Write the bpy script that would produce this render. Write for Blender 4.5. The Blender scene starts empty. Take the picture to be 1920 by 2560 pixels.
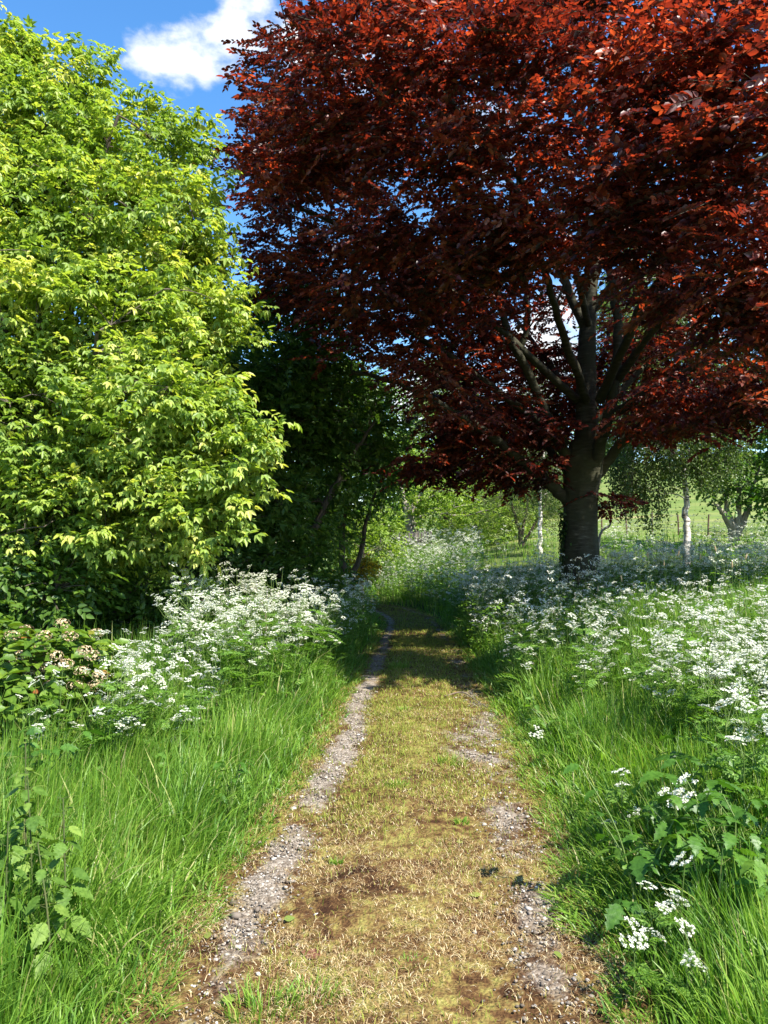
import bpy, math
import numpy as np
from mathutils import Vector

rng = np.random.default_rng(11)
scene = bpy.context.scene
COL = scene.collection

# ------------------------------------------------------------------ camera, sky, sun, exposure
PITCH = math.radians(2.53)
CAM_Z = 1.6
cam_d = bpy.data.cameras.new('camera')
cam_d.sensor_fit = 'HORIZONTAL'
cam_d.sensor_width = 36.0
cam_d.lens = 36.0
cam_d.clip_start = 0.05
cam_d.clip_end = 3000
cam = bpy.data.objects.new('camera', cam_d)
COL.objects.link(cam)
cam.location = (0, 0, CAM_Z)
cam.rotation_euler = (math.pi / 2 + PITCH, 0, 0)
scene.camera = cam

SUN_EL = math.radians(52)
SUN_H = np.array([0.75, -0.66]); SUN_H = SUN_H / np.linalg.norm(SUN_H)
SUN = np.array([SUN_H[0] * math.cos(SUN_EL), SUN_H[1] * math.cos(SUN_EL), math.sin(SUN_EL)])
sun_d = bpy.data.lights.new('sun', 'SUN')
sun_d.energy = 5.0
sun_d.angle = math.radians(0.5)
sun_d.color = (1.0, 0.95, 0.86)
sun = bpy.data.objects.new('sun', sun_d)
COL.objects.link(sun)
sun.location = (20, -20, 40)
sun.rotation_euler = Vector(-SUN).to_track_quat('-Z', 'Y').to_euler()

world = bpy.data.worlds.new('World')
scene.world = world
world.use_nodes = True
wt = world.node_tree
for n in list(wt.nodes):
    wt.nodes.remove(n)


def at(u, v, Y):
    """point at depth Y seen at pixel (u, v) of the 768 x 1024 picture"""
    a, b = (u - 384) / 768, (512 - v) / 768
    d = np.array([a, math.cos(PITCH) - b * math.sin(PITCH), math.sin(PITCH) + b * math.cos(PITCH)])
    return np.array([0, 0, CAM_Z]) + d * (Y / d[1])


def pdir(u, v):
    p = at(u, v, 10.0) - np.array([0, 0, CAM_Z])
    return p / np.linalg.norm(p)


def build_world():
    N, L = wt.nodes, wt.links
    out = N.new('ShaderNodeOutputWorld')
    bg = N.new('ShaderNodeBackground')
    bg.inputs['Strength'].default_value = 0.118
    sky = N.new('ShaderNodeTexSky')
    sky.sky_type = 'NISHITA'
    sky.sun_disc = False
    sky.sun_elevation = SUN_EL
    sky.sun_rotation = math.atan2(SUN_H[0], SUN_H[1])
    sky.air_density = 1.0
    sky.dust_density = 0.3
    sky.ozone_density = 1.8
    tc = N.new('ShaderNodeTexCoord')
    nz = N.new('ShaderNodeTexNoise')
    nz.inputs['Scale'].default_value = 8.0
    nz.inputs['Detail'].default_value = 9.0
    nz.inputs['Roughness'].default_value = 0.56
    mp = N.new('ShaderNodeMapping')
    mp.inputs['Scale'].default_value = (1, 1, 1.7)
    L.new(tc.outputs['Generated'], mp.inputs['Vector'])
    L.new(mp.outputs['Vector'], nz.inputs['Vector'])
    # cumulus heaps: soft lobes round a few directions of the sky, broken up by noise
    total = None
    for (u, v, wdt, amp) in ((190, 46, .075, .27), (225, 26, .085, .29), (152, 56, .05, .21), (212, 64, .05, .22), (320, 60, .09, .24), (535, 350, .08, .30), (430, 425, .09, .30),
                             (500, 150, .07, .22), (600, 470, .12, .22)):
        d = pdir(u, v)
        dot = N.new('ShaderNodeVectorMath'); dot.operation = 'DISTANCE'
        L.new(tc.outputs['Generated'], dot.inputs[0]); dot.inputs[1].default_value = d
        mr = N.new('ShaderNodeMapRange'); mr.interpolation_type = 'SMOOTHSTEP'
        mr.inputs['From Min'].default_value = wdt * 1.5; mr.inputs['From Max'].default_value = 0
        mr.inputs['To Min'].default_value = 0; mr.inputs['To Max'].default_value = amp
        L.new(dot.outputs['Value'], mr.inputs['Value'])
        if total is None:
            total = mr.outputs['Result']
        else:
            mx = N.new('ShaderNodeMath'); mx.operation = 'MAXIMUM'
            L.new(total, mx.inputs[0]); L.new(mr.outputs['Result'], mx.inputs[1]); total = mx.outputs[0]
    ad = N.new('ShaderNodeMath'); ad.operation = 'ADD'
    L.new(nz.outputs['Fac'], ad.inputs[0]); L.new(total, ad.inputs[1])
    ms = N.new('ShaderNodeMapRange'); ms.interpolation_type = 'SMOOTHSTEP'
    ms.inputs['From Min'].default_value = 0.64; ms.inputs['From Max'].default_value = 0.82
    L.new(ad.outputs[0], ms.inputs['Value'])
    mix = N.new('ShaderNodeMix'); mix.data_type = 'RGBA'
    L.new(ms.outputs['Result'], mix.inputs['Factor'])
    hs = N.new('ShaderNodeHueSaturation'); hs.inputs['Saturation'].default_value = 1.28; hs.inputs['Value'].default_value = 1.0
    L.new(sky.outputs['Color'], hs.inputs['Color'])
    L.new(hs.outputs['Color'], mix.inputs['A'])
    mix.inputs['B'].default_value = (3.9, 4.0, 4.15, 1)
    L.new(mix.outputs['Result'], bg.inputs['Color'])
    L.new(bg.outputs['Background'], out.inputs['Surface'])


build_world()

scene.view_settings.view_transform = 'Standard'
scene.view_settings.look = 'None'
scene.view_settings.exposure = 1.45
scene.view_settings.gamma = 1.0
cy = scene.cycles
cy.max_bounces = 6
cy.diffuse_bounces = 3
cy.glossy_bounces = 2
cy.transmission_bounces = 4
cy.transparent_max_bounces = 6
cy.caustics_reflective = False
cy.caustics_refractive = False
cy.sample_clamp_indirect = 4.0
cy.use_denoising = True


# ------------------------------------------------------------------ helpers
def norm(a):
    return a / np.maximum(np.linalg.norm(a, axis=-1, keepdims=True), 1e-9)


def sstep(x):
    x = np.clip(x, 0, 1)
    return x * x * (3 - 2 * x)


def vnoise(x, y, s=1.0, seed=0.0):
    """cheap smooth noise in -1..1"""
    x = x / s + seed * 3.1; y = y / s - seed * 1.7
    return (np.sin(x * 1.3 + 1.7 * np.sin(y * .9 + seed)) + np.sin(y * 1.7 + 1.3 * np.sin(x * 1.1 + 2 * seed)) + np.sin((x + y) * 2.3 + seed * 5) * .6 + np.sin((x - 1.6 * y) * 3.7 + seed) * .4) / 3.0


class MB:
    def __init__(s):
        s.V = []; s.Q = []; s.T = []; s.R = []; s.n = 0

    def add(s, v, quads=None, tris=None, rnd=0.5):
        v = np.asarray(v, float).reshape(-1, 3)
        if quads is not None and len(quads): s.Q.append(np.asarray(quads, np.int64).reshape(-1, 4) + s.n)
        if tris is not None and len(tris): s.T.append(np.asarray(tris, np.int64).reshape(-1, 3) + s.n)
        s.V.append(v)
        s.R.append(np.broadcast_to(np.asarray(rnd, float), (len(v),)).copy())
        s.n += len(v)

    def merge(s, o, M=None, loc=(0, 0, 0), rnd_jit=0.0):
        V = np.concatenate(o.V)
        if M is not None: V = V @ np.asarray(M).T
        V = V + np.asarray(loc)
        R = np.concatenate(o.R) + rnd_jit
        s.V.append(V); s.R.append(R)
        for q in o.Q: s.Q.append(q + s.n)
        for t in o.T: s.T.append(t + s.n)
        s.n += len(V)

    def mesh(s, name, mat, origin=(0, 0, 0), smooth=False):
        me = bpy.data.meshes.new(name)
        V = (np.concatenate(s.V) if s.V else np.zeros((0, 3))) - np.asarray(origin)
        Q = np.concatenate(s.Q) if s.Q else np.zeros((0, 4), np.int64)
        T = np.concatenate(s.T) if s.T else np.zeros((0, 3), np.int64)
        me.vertices.add(len(V))
        me.vertices.foreach_set('co', V.astype(np.float32).ravel())
        loops = np.concatenate([Q.ravel(), T.ravel()]).astype(np.int32)
        me.loops.add(len(loops))
        me.loops.foreach_set('vertex_index', loops)
        starts = np.concatenate([np.arange(len(Q)) * 4, len(Q) * 4 + np.arange(len(T)) * 3]).astype(np.int32)
        me.polygons.add(len(starts))
        me.polygons.foreach_set('loop_start', starts)
        if smooth:
            me.polygons.foreach_set('use_smooth', np.ones(len(starts), bool))
        a = me.attributes.new('rnd', 'FLOAT', 'POINT')
        a.data.foreach_set('value', np.concatenate(s.R).astype(np.float32) if s.R else np.zeros(0, np.float32))
        me.update(calc_edges=True)
        me.materials.append(mat)
        return me

    def build(s, name, mat, parent=None, origin=(0, 0, 0), smooth=False):
        o = bpy.data.objects.new(name, s.mesh(name, mat, origin, smooth))
        COL.objects.link(o)
        if parent is not None:
            o.parent = parent
        else:
            o.location = origin
        return o

    # tapered tube along a polyline
    def tube(s, pts, rad, sides=6, rnd=0.5):
        pts = np.asarray(pts, float); k = len(pts)
        rad = np.broadcast_to(np.asarray(rad, float), (k,))
        t = np.gradient(pts, axis=0); t = norm(t)
        ref = np.array([0.0, 0, 1]) if abs(t[:, 2]).mean() < .8 else np.array([1.0, 0, 0])
        a = norm(np.cross(t, ref)); b = np.cross(t, a)
        ang = np.arange(sides) / sides * 2 * np.pi
        ring = pts[:, None, :] + rad[:, None, None] * (np.cos(ang)[None, :, None] * a[:, None, :] + np.sin(ang)[None, :, None] * b[:, None, :])
        i = np.arange(k - 1)[:, None] * sides; j = np.arange(sides)[None, :]; j2 = (j + 1) % sides
        q = np.stack([i + j, i + j2, i + sides + j2, i + sides + j], -1).reshape(-1, 4)
        s.add(ring.reshape(-1, 3), q, rnd=rnd)

    # many leaves at once: base P, axis D, face normal N
    def leaves(s, P, D, N, Ln, W, rnd, fold=.18, droop=.18):
        m = len(P)
        if m == 0: return
        D = norm(D); S = norm(np.cross(D, N)); N = np.cross(S, D)
        Ln = np.broadcast_to(np.asarray(Ln, float), (m,))[:, None]; W = np.broadcast_to(np.asarray(W, float), (m,))[:, None]
        up = N * W * fold
        b = P
        l1 = P + D * Ln * .32 - S * W * .5 + up - N * Ln * droop * .1
        l2 = P + D * Ln * .70 - S * W * .36 + up - N * Ln * droop * .45
        tp = P + D * Ln - N * Ln * droop
        r1 = P + D * Ln * .32 + S * W * .5 + up - N * Ln * droop * .1
        r2 = P + D * Ln * .70 + S * W * .36 + up - N * Ln * droop * .45
        V = np.stack([b, l1, l2, tp, r2, r1], 1).reshape(-1, 3)
        i = np.arange(m)[:, None] * 6
        q = np.concatenate([i + np.array([[0, 5, 4, 3]]), i + np.array([[0, 3, 2, 1]])])
        s.add(V, q, rnd=np.repeat(np.broadcast_to(rnd, (m,)), 6))

    # many grass blades
    def blades(s, P, head, H, W, bend, rnd, seg=3):
        m = len(P)
        if m == 0: return
        d = np.stack([np.cos(head), np.sin(head), 0 * head], 1)
        yaw = head + np.pi / 2 + rng.normal(0, .6, m)
        sd = np.stack([np.cos(yaw), np.sin(yaw), 0 * yaw], 1)
        up = np.array([[0, 0, 1.0]])
        H = H[:, None]; W = W[:, None]; bd = bend[:, None]
        vs = []
        for k in range(seg + 1):
            t = k / seg
            c = P + up * H * (t - .45 * bd * t ** 2.2) + d * H * bd * .85 * t ** 1.8
            if k == seg:
                vs.append(c)
            else:
                w = W * (1 - .75 * t ** 1.5) * .5
                vs.append(c - sd * w); vs.append(c + sd * w)
        nv = 2 * seg + 1
        V = np.stack(vs, 1).reshape(-1, 3)
        i = np.arange(m)[:, None] * nv
        q = np.concatenate([i + np.array([[2 * k, 2 * k + 1, 2 * k + 3, 2 * k + 2]]) for k in range(seg - 1)]) if seg > 1 else None
        t = i + np.array([[2 * seg - 2, 2 * seg - 1, 2 * seg]])
        s.add(V, q, t, rnd=np.repeat(rnd, nv))


def smooth_line(pts, per=5):
    pts = np.asarray(pts, float)
    p = np.vstack([2 * pts[0] - pts[1], pts, 2 * pts[-1] - pts[-2]])
    out = []
    for i in range(1, len(p) - 2):
        for k in range(per):
            t = k / per
            out.append(.5 * (2 * p[i] + (p[i + 1] - p[i - 1]) * t + (2 * p[i - 1] - 5 * p[i] + 4 * p[i + 1] - p[i + 2]) * t * t + (3 * p[i] - p[i - 1] - 3 * p[i + 1] + p[i + 2]) * t ** 3))
    out.append(pts[-1])
    return np.array(out)


def tag(o, label=None, cat=None, group=None, kind=None):
    if label: o['label'] = label
    if cat: o['category'] = cat
    if group: o['group'] = group
    if kind: o['kind'] = kind
    return o


def thing(name, loc, label, cat, group=None, rz=0.0):
    e = bpy.data.objects.new(name, None)
    e.empty_display_size = .2
    COL.objects.link(e)
    e.location = loc
    e.rotation_euler = (0, 0, rz)
    return tag(e, label, cat, group)


# ------------------------------------------------------------------ materials
def nodes(name):
    m = bpy.data.materials.new(name)
    m.use_nodes = True
    t = m.node_tree
    for n in list(t.nodes): t.nodes.remove(n)
    return m, t.nodes, t.links


def ramp(N, stops):
    r = N.new('ShaderNodeValToRGB')
    el = r.color_ramp.elements
    while len(el) > 1: el.remove(el[-1])
    el[0].position = stops[0][0]; el[0].color = (*stops[0][1], 1)
    for p, c in stops[1:]:
        e = el.new(p); e.color = (*c, 1)
    return r


def leaf_mat(name, stops, trans, tfac=.4, rough=.45, spec=.4, veins=0):
    """leaf: glossy upper skin over a diffuse body, light passing through"""
    m, N, L = nodes(name)
    out = N.new('ShaderNodeOutputMaterial')
    at_ = N.new('ShaderNodeAttribute'); at_.attribute_name = 'rnd'
    r = ramp(N, stops); L.new(at_.outputs['Fac'], r.inputs['Fac'])
    p = N.new('ShaderNodeBsdfPrincipled')
    p.inputs['Roughness'].default_value = rough
    p.inputs['Specular IOR Level'].default_value = spec
    L.new(r.outputs['Color'], p.inputs['Base Color'])
    if veins:
        geo = N.new('ShaderNodeNewGeometry')
        nz = N.new('ShaderNodeTexNoise'); nz.inputs['Scale'].default_value = veins; nz.inputs['Detail'].default_value = 5
        L.new(geo.outputs['Position'], nz.inputs['Vector'])
        bp = N.new('ShaderNodeBump'); bp.inputs['Strength'].default_value = .5; bp.inputs['Distance'].default_value = .006
        L.new(nz.outputs['Fac'], bp.inputs['Height']); L.new(bp.outputs[0], p.inputs['Normal'])
        ml = N.new('ShaderNodeMix'); ml.data_type = 'RGBA'; ml.blend_type = 'MULTIPLY'
        rv = ramp(N, [(.35, (.6, .65, .5)), (.55, (1, 1, 1)), (.75, (1.25, 1.15, 1))]); L.new(nz.outputs['Fac'], rv.inputs['Fac'])
        ml.inputs['Factor'].default_value = 1
        L.new(r.outputs['Color'], ml.inputs['A']); L.new(rv.outputs['Color'], ml.inputs['B']); L.new(ml.outputs['Result'], p.inputs['Base Color'])
    tr = N.new('ShaderNodeBsdfTranslucent')
    mx = N.new('ShaderNodeMix'); mx.data_type = 'RGBA'; mx.blend_type = 'MULTIPLY'; mx.inputs['Factor'].default_value = 1
    L.new(r.outputs['Color'], mx.inputs['A']); mx.inputs['B'].default_value = (*trans, 1)
    L.new(mx.outputs['Result'], tr.inputs['Color'])
    ms = N.new('ShaderNodeMixShader'); ms.inputs['Fac'].default_value = tfac
    L.new(p.outputs[0], ms.inputs[1]); L.new(tr.outputs[0], ms.inputs[2])
    L.new(ms.outputs[0], out.inputs['Surface'])
    return m


def noise_mat(name, stops, scale=(1, 1, 1), nscale=5, detail=6, rough=.9, bump=.3, bdist=.02, spec=.2, blotch=None):
    m, N, L = nodes(name)
    out = N.new('ShaderNodeOutputMaterial')
    tc = N.new('ShaderNodeTexCoord'); mp = N.new('ShaderNodeMapping'); mp.inputs['Scale'].default_value = scale
    L.new(tc.outputs['Object'], mp.inputs['Vector'])
    nz = N.new('ShaderNodeTexNoise'); nz.inputs['Scale'].default_value = nscale; nz.inputs['Detail'].default_value = detail
    nz.inputs['Roughness'].default_value = .6
    L.new(mp.outputs[0], nz.inputs['Vector'])
    r = ramp(N, stops); L.new(nz.outputs['Fac'], r.inputs['Fac'])
    p = N.new('ShaderNodeBsdfPrincipled'); p.inputs['Roughness'].default_value = rough
    p.inputs['Specular IOR Level'].default_value = spec
    if blotch:
        n2 = N.new('ShaderNodeTexNoise'); n2.inputs['Scale'].default_value = blotch[0]; n2.inputs['Detail'].default_value = 7; n2.inputs['Roughness'].default_value = .65
        L.new(tc.outputs['Object'], n2.inputs['Vector'])
        rb = ramp(N, [(.42, (0, 0, 0)), (.62, (1, 1, 1))]); L.new(n2.outputs['Fac'], rb.inputs['Fac'])
        mb_ = N.new('ShaderNodeMix'); mb_.data_type = 'RGBA'
        L.new(rb.outputs[0], mb_.inputs['Factor']); L.new(r.outputs[0], mb_.inputs['A']); mb_.inputs['B'].default_value = (*blotch[1], 1)
        L.new(mb_.outputs['Result'], p.inputs['Base Color'])
    else:
        L.new(r.outputs[0], p.inputs['Base Color'])
    if bump:
        b = N.new('ShaderNodeBump'); b.inputs['Strength'].default_value = bump; b.inputs['Distance'].default_value = bdist
        L.new(nz.outputs['Fac'], b.inputs['Height']); L.new(b.outputs[0], p.inputs['Normal'])
    L.new(p.outputs[0], out.inputs['Surface'])
    return m


M = {}
M['beech_leaf'] = leaf_mat('copper_beech_leaf', [(0, (.030, .010, .013)), (.4, (.092, .019, .015)), (.75, (.170, .038, .022)), (1, (.25, .08, .038))], (2.6, 1.2, .6), .40, .42, .5)
M['elder_leaf'] = leaf_mat('box_elder_leaf', [(0, (.13, .215, .04)), (.4, (.235, .335, .06)), (.72, (.37, .45, .085)), (1, (.49, .50, .13))], (1.35, 1.4, .55), .45, .42, .35)
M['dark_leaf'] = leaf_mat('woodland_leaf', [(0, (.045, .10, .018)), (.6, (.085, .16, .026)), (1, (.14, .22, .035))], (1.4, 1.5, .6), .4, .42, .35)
M['lime_leaf'] = leaf_mat('lime_green_leaf', [(0, (.12, .20, .03)), (.6, (.20, .30, .04)), (1, (.30, .38, .06))], (1.3, 1.4, .5), .42, .5, .3)
M['birch_leaf'] = leaf_mat('birch_leaf', [(0, (.07, .12, .03)), (.6, (.12, .18, .045)), (1, (.18, .24, .07))], (1.3, 1.4, .6), .38, .4, .4)
M['maple_leaf'] = leaf_mat('field_maple_leaf', [(0, (.05, .12, .018)), (.6, (.085, .18, .024)), (1, (.13, .23, .03))], (1.3, 1.5, .6), .38, .42, .4)
M['olive_leaf'] = leaf_mat('willow_leaf', [(0, (.07, .10, .03)), (.6, (.11, .15, .04)), (1, (.17, .2, .06))], (1.3, 1.3, .6), .38, .5, .3)
M['gorse'] = leaf_mat('yellow_gorse_bloom', [(0, (.10, .15, .02)), (.4, (.25, .22, .02)), (.6, (.55, .34, .015)), (1, (.65, .42, .02))], (1, 1, .6), .3, .6, .2)
M['grass'] = leaf_mat('verge_grass', [(0, (.06, .15, .020)), (.45, (.14, .27, .030)), (.8, (.22, .35, .045)), (.92, (.30, .38, .08)), (1, (.46, .40, .20))], (1.2, 1.35, .5), .42, .42, .35)
M['dry_grass'] = leaf_mat('dry_mown_grass', [(0, (.12, .055, .020)), (.3, (.30, .185, .075)), (.65, (.48, .36, .18)), (1, (.70, .60, .38))], (1, .95, .8), .25, .7, .2)
M['path_green'] = leaf_mat('short_path_grass', [(0, (.12, .18, .022)), (.5, (.22, .27, .035)), (1, (.38, .35, .075))], (1.1, 1.2, .5), .3, .6, .2)
M['parsley_leaf'] = leaf_mat('cow_parsley_leaf', [(0, (.07, .15, .022)), (.6, (.12, .24, .032)), (1, (.19, .31, .05))], (1.3, 1.4, .5), .42, .5, .3)
M['parsley_stem'] = leaf_mat('cow_parsley_stem', [(0, (.10, .17, .035)), (1, (.17, .24, .06))], (1, 1, .6), .2, .5, .3)
M['petal'] = leaf_mat('white_petal', [(0, (.42, .48, .26)), (.25, (.62, .63, .47)), (.5, (.70, .70, .60)), (1, (.76, .76, .70))], (1, 1, .95), .3, .7, .1)
M['nettle_leaf'] = leaf_mat('nettle_leaf', [(0, (.06, .13, .02)), (.6, (.11, .20, .032)), (1, (.18, .27, .05))], (1.3, 1.4, .5), .35, .55, .25, 60)
M['nettle_stem'] = noise_mat('nettle_stem', [(.3, (.06, .10, .028)), (.7, (.09, .085, .035))], nscale=20, bump=0)
M['hog_leaf'] = leaf_mat('hogweed_leaf', [(0, (.045, .12, .016)), (.6, (.075, .175, .022)), (1, (.12, .225, .03))], (1.25, 1.4, .5), .38, .42, .35, 45)
M['hydra_leaf'] = leaf_mat('hydrangea_leaf', [(0, (.07, .14, .018)), (.6, (.12, .21, .024)), (.93, (.17, .25, .03)), (.985, (.26, .14, .03)), (1, (.30, .11, .04))], (1.3, 1.3, .5), .35, .42, .35, 40)
M['hydra_dead'] = leaf_mat('dried_flower_head', [(0, (.24, .15, .07)), (.5, (.46, .35, .20)), (1, (.64, .55, .38))], (1, .9, .8), .3, .8, .1)
M['ivy_leaf'] = leaf_mat('ivy_leaf', [(0, (.025, .055, .012)), (1, (.05, .10, .02))], (1.2, 1.4, .5), .25, .4, .4)
M['fall_leaf'] = leaf_mat('fallen_leaf', [(0, (.12, .025, .025)), (.4, (.22, .10, .065)), (.6, (.14, .20, .04)), (1, (.25, .27, .06))], (1, 1, .6), .3, .6, .2)
M['gravel'] = leaf_mat('gravel_stone', [(0, (.08, .062, .046)), (.4, (.17, .14, .11)), (.8, (.27, .235, .195)), (1, (.48, .44, .39))], (1, 1, 1), .0, .85, .2)
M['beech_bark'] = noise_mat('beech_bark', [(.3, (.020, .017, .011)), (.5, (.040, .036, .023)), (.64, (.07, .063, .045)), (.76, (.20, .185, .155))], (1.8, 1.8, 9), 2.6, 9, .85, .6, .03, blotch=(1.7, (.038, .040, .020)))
M['bark'] = noise_mat('grey_brown_bark', [(.3, (.05, .04, .03)), (.7, (.13, .105, .08))], (1, 1, .3), 9, 6, .9, .5, .02)
M['pale_bark'] = noise_mat('pale_grey_bark', [(.3, (.17, .15, .12)), (.7, (.34, .31, .26))], (1, 1, .4), 8, 6, .9, .4, .02)
M['birch_bark'] = noise_mat('white_birch_bark', [(.36, (.05, .04, .035)), (.44, (.35, .31, .27)), (.52, (.66, .62, .56)), (.8, (.76, .73, .68))], (1.5, 1.5, 7), 2.6, 6, .7, .2, .01)
M['twig'] = noise_mat('dry_twig', [(.3, (.09, .065, .045)), (.7, (.24, .19, .14))], nscale=12, bump=0)
M['old_wood'] = noise_mat('weathered_wood', [(.3, (.03, .027, .024)), (.7, (.085, .077, .07))], (8, 8, .8), 6, 5, .9, .3, .01)
M['rusty_post'] = noise_mat('brown_fence_post', [(.3, (.07, .045, .03)), (.7, (.17, .11, .075))], (1, 1, .3), 14, 5, .9, .2, .01)
M['wire'] = noise_mat('fence_wire', [(.3, (.18, .17, .16)), (.7, (.3, .29, .28))], nscale=5, bump=0, rough=.5)

# ------------------------------------------------------------------ terrain
PY = np.array([-6, 0, 2.65, 3.9, 5.5, 8.5, 13, 17.5, 20, 22.5, 25, 29, 40, 60])
PX = np.array([-.25, -.12, -.01, .07, .24, .38, .56, .66, .64, .1, -1.5, -6.2, -20, -40])


def pathx(y):
    return np.interp(y, PY, PX)


def halfw(y):
    return np.interp(y, [2.6, 5.5, 8.5, 13, 18], [.82, .80, .77, .72, .66])


def height(x, y):
    x = np.asarray(x, float); y = np.asarray(y, float)
    d = x - pathx(y)
    dip = -.30 * sstep((y - 9) / 13) * (1 - sstep((y - 24) / 10))
    right = .48 * sstep((d - .9) / 4.0) * sstep((y - 3) / 8)
    left = .10 * sstep((-d - .8) / 2)
    far = sstep((y - 17) / 20) * (.35 + 1.3 * sstep((x + 1) / 10))
    yy = np.clip(y - 35, 0, 58)
    hill = (yy * .128 + np.clip(x - 5, 0, 80) * .08 * sstep((y - 35) / 60)) * sstep((x + 14) / 40)
    und = .05 * vnoise(x, y, 2.3, 1) * sstep((np.abs(d) - .6) / 1.0)
    return dip * (1 - sstep((np.abs(d) - 3) / 8)) + right + left + far + hill + und


def ground_pt(u, v, z=0.0):
    c = np.array([0, 0, CAM_Z]); d = pdir(u, v)
    t = (z - c[2]) / d[2]
    p = c + d * t
    p[2] = height(p[0], p[1])
    return p


def build_ground():
    n = 260
    s = np.linspace(-1, 1, n)
    gx = np.sinh(s * 5.2) / np.sinh(5.2) * 700
    t = np.linspace(0, 1, n)
    gy = -30 + 30 * t / .12 * (t < .12) + (t >= .12) * (30 + np.sinh((t - .12) / .88 * 4.6) / np.sinh(4.6) * 900)
    X, Y = np.meshgrid(gx, gy)
    Z = height(X, Y)
    d = np.abs(X - pathx(Y)) - halfw(Y)
    Z = Z - .07 * (d < .12) * (Y < 40)                       # bed for the path sheet
    V = np.stack([X, Y, Z], -1).reshape(-1, 3)
    i = np.arange(n - 1)[:, None] * n + np.arange(n - 1)[None, :]
    q = np.stack([i, i + 1, i + n + 1, i + n], -1).reshape(-1, 4)
    m, N, L = nodes('meadow_ground')
    out = N.new('ShaderNodeOutputMaterial')
    geo = N.new('ShaderNodeNewGeometry')
    mp = N.new('ShaderNodeMapping'); mp.inputs['Scale'].default_value = (.25, 1.0, 1)
    L.new(geo.outputs['Position'], mp.inputs['Vector'])
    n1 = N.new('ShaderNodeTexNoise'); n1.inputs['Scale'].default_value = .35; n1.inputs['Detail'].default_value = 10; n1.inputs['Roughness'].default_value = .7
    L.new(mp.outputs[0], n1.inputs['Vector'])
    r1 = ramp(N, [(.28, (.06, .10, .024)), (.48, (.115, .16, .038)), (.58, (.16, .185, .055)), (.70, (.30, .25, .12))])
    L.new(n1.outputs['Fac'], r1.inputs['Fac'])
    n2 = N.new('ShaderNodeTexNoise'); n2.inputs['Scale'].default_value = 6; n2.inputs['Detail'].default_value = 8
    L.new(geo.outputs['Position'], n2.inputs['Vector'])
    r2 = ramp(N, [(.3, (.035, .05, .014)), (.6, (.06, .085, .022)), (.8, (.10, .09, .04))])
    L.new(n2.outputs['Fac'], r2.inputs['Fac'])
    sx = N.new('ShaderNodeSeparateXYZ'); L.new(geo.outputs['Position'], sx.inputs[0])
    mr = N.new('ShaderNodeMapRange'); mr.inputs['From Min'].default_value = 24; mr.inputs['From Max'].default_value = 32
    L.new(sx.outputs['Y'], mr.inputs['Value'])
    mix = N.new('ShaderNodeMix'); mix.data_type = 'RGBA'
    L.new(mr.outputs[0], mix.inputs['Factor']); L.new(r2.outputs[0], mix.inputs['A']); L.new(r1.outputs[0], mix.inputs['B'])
    p = N.new('ShaderNodeBsdfPrincipled'); p.inputs['Roughness'].default_value = .95; p.inputs['Specular IOR Level'].default_value = .1
    L.new(mix.outputs['Result'], p.inputs['Base Color'])
    b = N.new('ShaderNodeBump'); b.inputs['Strength'].default_value = .6; b.inputs['Distance'].default_value = .08
    L.new(n2.outputs['Fac'], b.inputs['Height']); L.new(b.outputs[0], p.inputs['Normal'])
    L.new(p.outputs[0], out.inputs['Surface'])
    mb = MB(); mb.add(V, q)
    tag(mb.build('ground', m, smooth=True), kind='structure')


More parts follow.
